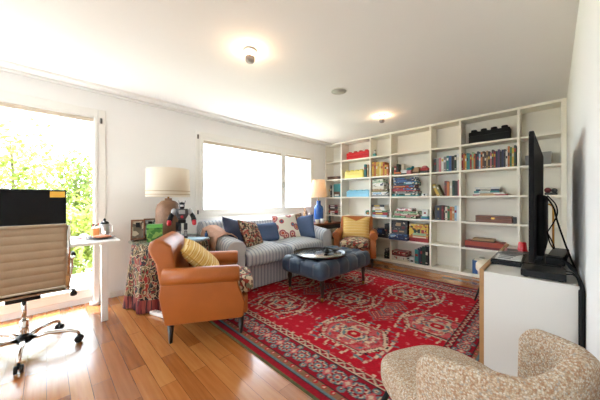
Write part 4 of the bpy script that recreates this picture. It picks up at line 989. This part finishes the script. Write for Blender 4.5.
CARD = mat('cardboard', rgb(190, 120, 66), .8)
MB().box(-.03, .03, -.03, .03, 0, .004).box(-.03, .03, -.03, -.027, 0, .085).box(-.03, .03, .027, .03, 0, .085).box(-.03, -.027, -.027, .027, 0, .085).box(.027, .03, -.027, .027, 0, .085).build('box', CARD, pb)
for k, c in enumerate(('green', 'red', 'black', 'dark red', 'green', 'red')):
    x, y = -.015 + .015 * (k % 3), -.012 + .024 * (k // 3)
    pn = MB().tube([(x, y, .006), (x * 1.5, y * 1.6, .10 + .008 * (k % 3))], .0045, 8).tube([(x * 1.5, y * 1.6, .10 + .008 * (k % 3)), (x * 1.55, y * 1.7, .125 + .008 * (k % 3))], .0055, 8, mi=1).build('pen', [cm('white'), cm(c)], loc=(-3.52, .37, DZ), rotz=R(20))
    tag(pn, f'{["green", "red", "black", "dark red", "green", "red"][k]} capped pen in the {"front" if k < 3 else "back"} of the brown pen box', 'pen', 'pens in the box on the desk')
fk = thing('coffee_press', 'steel coffee press with black lid and wire handle on the desk', 'coffee press', (-3.52, .455, DZ), R(50))
MB().lathe([(.04, 0), (.043, .004), (.043, .12), (.038, .13), (.0, .13)], 28, cap=False).build('jug', mat('brushed_steel', rgb(190, 190, 192), .28, metal=1), fk)
MB().lathe([(.04, .13), (.038, .145), (.02, .158), (.012, .16), (.014, .178), (.006, .19), (0, .19)], 24, cap=False).build('lid', BLACKP, fk)
MB().tube([(.042, 0, .115), (.075, 0, .115), (.085, 0, .10), (.085, 0, .05), (.075, 0, .035), (.042, 0, .035)], .004, 8).build('handle', CHROME, fk)
pl = thing('plate', 'dark rimmed plate with a slice of toast on the desk corner', 'plate', (-3.24, .40, DZ))
MB().lathe([(.05, 0), (.055, .003), (.105, .012), (.107, .016), (.1, .016), (.055, .007), (0, .007)], 40, cap=False).build('dish', cm('charcoal'), pl)
to = MB().ball((0, 0, .0), .075, .055, .014, 24, .6, .4).build('toast', mat('toast', rgb(206, 130, 92), .8, var=.3, scale=40), loc=(-3.24, .40, DZ + .0215), rotz=.4); tag(to, 'slice of topped toast on the dark rimmed plate', 'food')
def crumple(name, label, x, y, r, c, grp=None):
    b = bmesh.new(); bmesh.ops.create_icosphere(b, subdivisions=3, radius=r); rn = random.Random(int(x * 1000 + y * 777))
    for v in b.verts: v.co *= 1 + rn.uniform(-.22, .12); v.co.z *= .65
    zmin = min(v.co.z for v in b.verts)
    o = MB().bm(b, smooth=False).build(name, mat('tissue_' + str(c), rgb(*c), .9), loc=(x, y, DZ - zmin)); tag(o, label, 'tissue', grp)
crumple('tissue', 'crumpled bluish tissue left of the pen box', -3.40, .27, .036, (214, 220, 232), 'crumpled tissues on the desk')
crumple('tissue', 'crumpled white tissue next to the plate', -3.28, .29, .032, (232, 232, 236), 'crumpled tissues on the desk')
nb = MB().box(-.10, .10, -.075, .075, 0, .012, .001).box(-.098, .098, -.076, .073, .002, .010, mi=1).build('notebook', [cm('pink'), PAPER], loc=(-3.44, .16, DZ), rotz=.2); tag(nb, 'pink notebook lying on the desk beside the monitor', 'notebook')
ck = MB()
for k in range(4): ck.tube([(.055 * math.cos(a) + .004 * k, .055 * math.sin(a), .006 + .009 * k) for a in [j * PI / 16 for j in range(32)]], .005, 6, closed=True)
ck = ck.build('coiled_cable', DESKW, loc=(-3.58, .39, 0)); tag(ck, 'white coiled cable on the floor behind the desk leg', 'cable')
mt_ = MB().prism([(-3.5, -1.2), (-2.53, -1.2), (-2.46, -1.17), (-2.42, -1.1), (-2.42, .17), (-2.44, .235), (-2.49, .275), (-2.56, .29), (-3.5, .29)], .001, .004, 'xyz').build('chair_mat', CLEAR); tag(mt_, 'clear plastic floor mat under the office chair', 'floor mat')

# ------------------------------------------------------------------ office chair
IVORY = mat('ivory_leather', rgb(176, 154, 126), .45, var=.08, scale=8, bump=.1, bscale=140)
oc = thing('office_chair', 'ivory ribbed office chair with chrome frame facing the desk', 'office chair', (-2.82, -.12, .0045))
def ribs(x, z0, z1, y0, y1, n, up=True):
    def fn(a, b_):
        k = b_ * n; f = k - int(k) if b_ < 1 else 1.0; bul = .013 * math.sin(PI * f) ** .5
        return (bul, y0 + (y1 - y0) * a, z0 + (z1 - z0) * b_)
    return fn
bkm = MB(); n = 8
for sgn in (1, -1):
    def fn(a, b_, sgn=sgn):
        k = b_ * n; f = k - math.floor(k); bul = .008 * max(0, math.sin(PI * f)) ** .6 + .006
        z = .50 + .455 * b_; x = .205 + .055 * b_ + .02 * math.sin(PI * b_)
        e = min(1, min(a, 1 - a) * 30) ** .5
        return (x + sgn * bul * e, -.225 + .45 * a, z)
    bkm.sheet(fn, 40, 108)
bkm.build('backrest', IVORY, oc)
sm_ = MB()
for sgn in (1, -1):
    def fn(a, b_, sgn=sgn):
        k = b_ * 8; f = k - math.floor(k); bul = .014 * max(0, math.sin(PI * f)) ** .5 + .006
        e = min(1, min(a, 1 - a) * 30) ** .5
        return (.20 - .46 * b_, -.225 + .45 * a, .475 - .03 * math.sin(PI * b_) + sgn * bul * e)
    sm_.sheet(fn, 40, 96)
sm_.build('seat', IVORY, oc)
for s in (1, -1):
    MB().tube([(-.26, s * .235, .47), (-.05, s * .235, .442), (.17, s * .235, .465), (.205, s * .235, .50), (.245, s * .235, .72), (.265, s * .235, .955)], .012, 10).build('side_rail', CHROME, oc)
    MB().box(.205, .245, s * .226 - .006, s * .226 + .012, .50, .58, .003).build('corner_patch', OAK, oc)
    ar = MB().tube([(.245, s * .255, .70), (.19, s * .268, .705), (.06, s * .27, .70), (-.03, s * .27, .69), (-.07, s * .27, .66), (-.08, s * .27, .60), (-.06, s * .262, .53), (-.03, s * .248, .46)], .011, 10).build('armrest', CHROME, oc)
    MB().tube([(.16, s * .27, .716), (.0, s * .27, .71)], .014, 10).build('pad', BLACKP, ar)
MB().box(.265, .285, -.23, .23, .945, .97, .008).build('top_rail', IVORY, oc)
MB().box(-.10, .10, -.09, .09, .40, .445, .01).build('tilt_mechanism', BLACKP, oc)
MB().tube([(.02, -.26, .43), (.02, .0, .425), (.02, .26, .43)], .009, 8).build('cross_bar', BLACKP, oc)
lv = MB().tube([(.03, .06, .42), (.05, .20, .425), (.06, .27, .42)], .006, 8).build('lever', BLACKP, oc); MB().lathe([(.008, .365), (.02, .37), (.022, .385), (.010, .42)], 16, cx=.06, cy=.275).build('knob', BLACKP, lv)
MB().lathe([(.014, .22), (.014, .40)], 20).build('gas_lift', CHROME, oc); MB().lathe([(.026, .09), (.026, .235), (.02, .24)], 24).build('column', CHROME, oc)
MB().lathe([(.04, .075), (.045, .085), (.042, .12), (.03, .125)], 24).build('hub', BLACKP, oc)
for k in range(5):
    a = R(-2 + 72 * k); ca, sa = math.cos(a), math.sin(a); P_ = lambda r, z: (r * ca, r * sa, z)
    lg = MB().tube([P_(.035, .10), P_(.14, .115), P_(.26, .105), P_(.31, .085), P_(.325, .066)], [.018, .016, .014, .012, .010], 10).build('leg', CHROME, oc)
    w = MB()
    for off in (-.014, .014):
        M = Matrix.Translation((.325 * ca - off * sa, .325 * sa + off * ca, .026)) @ Matrix.Rotation(a, 4, 'Z') @ Matrix.Rotation(PI / 2, 4, 'X')
        w.lathe([(.0, -.009), (.024, -.009), (.026, -.005), (.026, .005), (.024, .009), (0, .009)], 18, M=M, cap=False)
    w.lathe([(.009, .026), (.009, .07)], 10, cx=.325 * ca, cy=.325 * sa)
    w.build('castor', BLACKP, lg)

# ------------------------------------------------------------------ media cabinet, television and devices along the right wall
CX0, CX1, CY0, CY1, CZ = -.306, .096, 1.93, 3.21, .703
mc = thing('media_cabinet', 'white media cabinet with an oak edged front along the right wall', 'cabinet', (0, 0, 0))
LAM = mat('warm_white_laminate', rgb(226, 222, 214), .45)
MB().box(CX0, CX1, CY0, CY1, .06, CZ, .002).build('body', LAM, mc)
for yy in (CY0 + .04, CY1 - .08):
    for xx in (CX0 + .04, CX1 - .08): MB().box(xx, xx + .04, yy, yy + .04, 0, .06).build('leg', BLACKM, mc)
for k in range(3):
    a, b_ = CY0 + (CY1 - CY0) * k / 3, CY0 + (CY1 - CY0) * (k + 1) / 3
    d_ = MB().box(CX0 - .024, CX0 - .001, a + .0015, b_ - .0015, .06, CZ + .012, .001).build('door', OAK, mc)
    MB().box(CX0 - .034, CX0 - .024, (a + b_) / 2 - .05, (a + b_) / 2 + .05, .6, .612, .003).build('handle', BLACKM, d_)
tv = thing('television', 'flat television seen edge on from behind, standing on the cabinet', 'television', (-.080, 2.575, CZ + .0005), R(-.7))
TVG = mat('tv_back_grey', rgb(24, 23, 23), .85, spec=.2)
MB().box(-.012, .010, -.615, .615, .085, .84, .004).build('panel', TVG, tv)
MB().box(-.0135, -.0118, -.607, .607, .095, .832).build('screen', mat('tv_screen', rgb(8, 8, 10), .15), tv)
MB().box(.010, .045, -.40, .40, .09, .48, .012).build('rear_housing', BLACKM, tv)
MB().box(-.02, .03, -.08, .08, .015, .09, .004).build('stand_neck', BLACKP, tv); MB().box(-.10, .12, -.25, .25, 0, .015, .004).build('stand_foot', BLACKP, tv)
av = thing('media_receiver', 'flat black receiver box at the near end of the cabinet', 'device', (0, 0, CZ + .0005))
MB().box(-.135, .05, 1.955, 2.145, .006, .044, .003).build('case', BLACKP, av)
MB().box(-.136, -.134, 1.965, 2.135, .012, .038).build('front_panel', BLACKG, av)
for xx in (-.115, .03):
    for yy in (1.975, 2.12): MB().lathe([(.01, 0), (.01, .007)], 10, cx=xx, cy=yy).build('foot', BLACKM, av)
gx = thing('media_player', 'black sloping box behind the receiver under the cables', 'device', (.035, 2.6, CZ + .0165), R(-4))
MB().box(-.055, .035, -.25, .25, 0, .05, .006).build('case', BLACKM, gx); MB().box(-.05, .03, -.2, .2, .05, .056, .002).build('vent_plate', BLACKP, gx)
tt = thing('turntable', 'low black turntable case under papers beside the television', 'device', (0, 0, CZ + .0005))
MB().box(-.312, -.15, 2.20, 2.60, .0, .028, .003).build('case', BLACKP, tt); MB().box(-.31, -.152, 2.205, 2.595, .029, .036, .002).build('lid', BLACKG, tt)
ZC = CZ + .037
for k, (x, y, w, d, rz, c, lb) in enumerate(((-.225, 2.37, .14, .30, .03, 'white', 'white printed sheet lying across the turntable case'), (-.225, 2.49, .12, .18, -.3, 'grey', 'greyish leaflet on top of the white sheet'))):
    o = MB().box(-w / 2, w / 2, -d / 2, d / 2, 0, .003); 
    for j in range(4): o.box(-w * .4, w * (.1 + .07 * j), -d * .4 + d * .2 * j, -d * .32 + d * .2 * j, .003, .0032, mi=1)
    o = o.build('leaflet', [cm(c), cm('charcoal')], loc=(x, y, ZC + .0035 * k), rotz=rz); tag(o, lb, 'paper', 'papers on the turntable')
mg = MB().box(-.06, .06, -.09, .09, 0, .01, .001).box(-.04, .03, -.05, .06, .0098, .0104, mi=1).build('magazine', [cm('pink'), cm('charcoal')], loc=(-.245, 2.86, CZ + .0005), rotz=.1); tag(mg, 'reddish magazine on the cabinet near the red cup', 'magazine')
rc = thing('red_cup', 'small bright red upturned cup on the cabinet', 'cup', (-.19, 2.92, CZ + .0005)); MB().lathe([(.034, 0), (.034, .006), (.026, .075), (.022, .08), (0, .08)], 24, cap=False).build('cup', PRED, rc); MB().lathe([(.037, 0), (.037, .008), (.033, .008)], 24).build('rim', PRED, rc)
# cables
def cable(pts, r, label, name='cable', group='black cables behind the television'):
    P = [Vector(p) for p in pts]; out = []
    for i in range(len(P) - 1):
        p0, p1, p2, p3 = P[max(i - 1, 0)], P[i], P[i + 1], P[min(i + 2, len(P) - 1)]
        for k in range(8):
            t = k / 8; out.append(.5 * ((2 * p1) + (p2 - p0) * t + (2 * p0 - 5 * p1 + 4 * p2 - p3) * t * t + (3 * p1 - p0 - 3 * p2 + p3) * t ** 3))
    out.append(P[-1]); o = MB().tube(out, r, 8).build(name, BLACKM); return tag(o, label, 'cable', group)
cable([(-.035, 2.5, 1.17), (-.0, 2.5, 1.10), (.02, 2.48, 1.0), (.055, 2.42, .86), (.085, 2.2, .76), (.098, 1.95, .72), (.1, 1.905, .62), (.1, 1.90, .3), (.1, 1.90, .02)], .005, 'long thin cable looping from the television top to the cabinet end')
cable([(-.03, 2.52, .92), (.005, 2.5, 1.0), (.02, 2.5, 1.06), (.01, 2.55, 1.12), (-.03, 2.6, 1.18)], .004, 'short cable crossing behind the television back')
cable([(-.03, 2.46, .93), (-.018, 2.44, .86), (.0, 2.43, .82), (.004, 2.44, .83), (-.012, 2.45, .88), (-.03, 2.47, .92)], .004, 'little folded cable loop hanging behind the television')
for k, (o1, lb) in enumerate((((-.0, .012), 'thick cable running down the cabinet end, innermost of the bundle'), ((.007, .0), 'thick cable running down the cabinet end, middle of the bundle'), ((.0, .0), 'thick cable running down the cabinet end, nearest the wall'))):
    xx, yy = .1025 + o1[0], 1.905 - o1[1]
    cable([(.03, 2.40 + .1 * k, .76), (.07, 2.2, .765 - .01 * k), (.092, 2.02, .745), (xx - .002, yy + .008, .70), (xx, yy, .6), (xx, yy, .3), (xx, yy, .012)], .0055, lb)
for k, (x0, lb) in enumerate(((.05, 'thin lead curling out of the receiver side'), (.045, 'second thin lead behind the receiver'))):
    cable([(x0, 2.05 + .07 * k, CZ + .03), (.078, 2.03 + .05 * k, CZ + .036), (.095, 1.99, CZ + .01), (.094, 1.918, CZ - .08), (.094, 1.917, .02)], .004, lb)
# brass reading lamp behind the television
bl2 = thing('floor_lamp', 'slim brass reading lamp standing behind the television', 'lamp', (.0, 4.22, 0))
MB().lathe([(.11, 0), (.115, .008), (.11, .02), (.02, .03)], 32).build('base', BRASS, bl2)
MB().tube([(0, 0, .03), (0, 0, 1.04), (-.006, 0, 1.075), (-.03, 0, 1.095), (-.07, 0, 1.10), (-.10, 0, 1.095)], .010, 12).build('stem', BRASS, bl2)
MB().lathe([(.012, .0), (.02, -.01), (.042, -.055), (.038, -.055), (.016, -.012)], 24, cap=False, M=Matrix.Translation((-.105, 0, 1.10)) @ Matrix.Rotation(R(60), 4, 'Y')).build('lamp_shade', BRASS, bl2)
# footstool beyond the cabinet
BOUC = None
def boucle():
    m, nt, b, tc = new_mat('woven_boucle', .95)
    n0 = nt.nodes.new('ShaderNodeTexNoise'); n0.inputs['Scale'].default_value = 18; nt.links.new(tc.outputs['Object'], n0.inputs['Vector'])
    va = nt.nodes.new('ShaderNodeVectorMath'); va.operation = 'MULTIPLY_ADD'; va.inputs[1].default_value = (.006,) * 3
    nt.links.new(n0.outputs['Color'], va.inputs[0]); nt.links.new(tc.outputs['Object'], va.inputs[2])
    v = nt.nodes.new('ShaderNodeTexVoronoi'); v.inputs['Scale'].default_value = 215; v.inputs['Randomness'].default_value = .65; nt.links.new(va.outputs[0], v.inputs['Vector'])
    s = nt.nodes.new('ShaderNodeSeparateColor'); nt.links.new(v.outputs['Color'], s.inputs[0])
    r = ramp(nt, [(0, rgb(214, 192, 166)), (.3, rgb(196, 164, 134)), (.48, rgb(226, 212, 192)), (.66, rgb(188, 146, 114)), (.84, rgb(208, 180, 150)), (.95, rgb(186, 174, 160))])
    nt.links.new(s.outputs[0], r.inputs[0])
    n = nt.nodes.new('ShaderNodeMapRange'); n.inputs[1].default_value = 0; n.inputs[2].default_value = .8; n.inputs[3].default_value = 1.05; n.inputs[4].default_value = .62
    nt.links.new(v.outputs['Distance'], n.inputs[0])
    mx = nt.nodes.new('ShaderNodeVectorMath'); mx.operation = 'SCALE'; nt.links.new(r.outputs[0], mx.inputs[0]); nt.links.new(n.outputs[0], mx.inputs['Scale']); nt.links.new(mx.outputs[0], b.inputs['Base Color'])
    add_bump(nt, b, n.outputs[0], .9, .006); return m
BOUC = boucle()
CREAMC = mat('cream_boucle', rgb(222, 208, 184), .95, bump=.5, bscale=120)
fs = thing('footstool', 'round cream footstool on splayed black legs behind the cabinet', 'footstool', (-.39, 3.55, RUGZ + .001))
MB().ball((0, 0, .375), .25, .25, .07, 32, .5, 1.0).build('cushion', CREAMC, fs)
for k in range(4):
    a = R(-142 + 90 * k); MB().tube([(.18 * math.cos(a), .18 * math.sin(a), .33), (.29 * math.cos(a), .29 * math.sin(a), .014)], [.012, .009], 10).build('leg', BLACKM, fs)

# ------------------------------------------------------------------ woven tub chair in the foreground (front towards +X in its own frame)
def tub():
    t = thing('tub_chair', 'beige woven tub chair in the right foreground corner', 'chair', (-.205, 1.075, .0), R(153))
    def rim(a):   # a 0..1 around the shell from one arm tip over the back to the other
        th = PI * (a - .5); s = abs(a - .5) * 2
        x = -.275 * math.cos(th); y = .235 * math.copysign(abs(math.sin(th)) ** .8, th)
        h = .70 + .06 * max(0, 1 - s / .35) ** 1.5 - .03 * max(0, (s - .5) / .5)
        if s > .86: h -= ((s - .86) / .14) ** 2 * .06
        return x, y, h
    m = MB(); N, K = 84, 22
    def fn(a, b_):
        x, y, h = rim(a); ax, ay, _ = rim(min(1, a + .004)); bx_, by_, _ = rim(max(0, a - .004))
        tx, ty = ax - bx_, ay - by_; L = math.hypot(tx, ty); nx, ny = ty / L, -tx / L
        if nx * (x - .05) + ny * y < 0: nx, ny = -nx, -ny
        z0 = .33; T = .027
        e = min(1, min(a, 1 - a) / .05); e = math.sqrt(max(0, 1 - (1 - e) ** 2)); T *= max(.05, e)
        ph = 2 * PI * b_                                     # closed section: outer side up, rounded rim, inner side down
        zz = (h + z0) / 2 + math.copysign(abs(math.sin(ph)) ** .35, math.sin(ph)) * (h - z0) / 2
        o = math.copysign(abs(math.cos(ph)) ** .5, math.cos(ph)) * T
        fl = .008 * ((zz - z0) / (h - z0)) ** 1.5
        return (x + nx * (o + fl), y + ny * (o + fl), zz)
    vs = [fn(i / N, j / K) for i in range(N + 1) for j in range(K)]
    fs_ = [(i * K + j, i * K + (j + 1) % K, (i + 1) * K + (j + 1) % K, (i + 1) * K + j) for i in range(N) for j in range(K)]
    fs_.append(tuple(range(K))); fs_.append(tuple(N * K + j for j in range(K)))
    m.add(vs, fs_); m.build('shell', BOUC, t)
    c = MB().ball((.06, 0, .395), .285, .225, .058, 48, .5, .6)
    c.v = [(x, y * (1 - .08 * max(0, (x - .1) / .3)), z + (.015 * (1 - (x - .06) ** 2 / .09) if z > .39 else 0)) for x, y, z in c.v]
    c.build('seat', BOUC, t)
    for x0, y0, x1, y1 in ((.26, .12, .42, .155), (.26, -.12, .42, -.155), (-.11, .12, -.17, .17), (-.11, -.12, -.17, -.17)):
        MB().tube([(x0, y0, .36), (x1, y1, .0135 if x1 > 0 else .001)], [.012, .010], 12).build('leg', BLACKM, t)
tub()

# ------------------------------------------------------------------ ceiling fittings
FITW = mat('fitting_white', rgb(228, 224, 216), .35)
def spot(x, y, label, e):
    t = thing('ceiling_lamp', label, 'ceiling lamp', (x, y, H), R(20), 'uplighter ceiling lamps')
    MB().lathe([(.05, 0), (.05, -.012), (.045, -.016), (0, -.016)], 28, cap=False).build('canopy', FITW, t)
    MB().lathe([(.007, -.016), (.007, -.06)], 12).build('stem', FITW, t)
    MB().lathe([(0, -.105), (.03, -.102), (.038, -.09), (.04, -.062), (.037, -.062), (.03, -.085), (0, -.09)], 28, cap=False).build('lamp_head', mat('fitting_grey', rgb(150, 138, 132), .4), t)
    MB().ball((0, 0, -.072), .012, .012, .012, 12).build('bulb', glow('halogen_bulb', (1, .72, .45, 1), 30), t)
    point('ceiling_lamp_light', (x, y, H - .045), e, (1, .66, .38), .012)
spot(-1.79, 1.2, 'ceiling lamp nearest the camera, glowing on the ceiling', 9)
spot(-1.80, 3.52, 'far ceiling lamp glowing near the bookcase', 9)
sp = thing('ceiling_speaker', 'round grey speaker grille flush in the ceiling', 'speaker', (-1.741, 2.374, H))
MB().lathe([(.098, 0), (.098, -.006), (.088, -.008), (.086, -.002)], 40, cap=False).build('ring', FITW, sp); MB().lathe([(.087, -.001), (.087, -.005), (0, -.007)], 40, cap=False).build('grille', mat('grey_mesh', rgb(186, 182, 168), .7, bump=.4, bscale=300), sp)
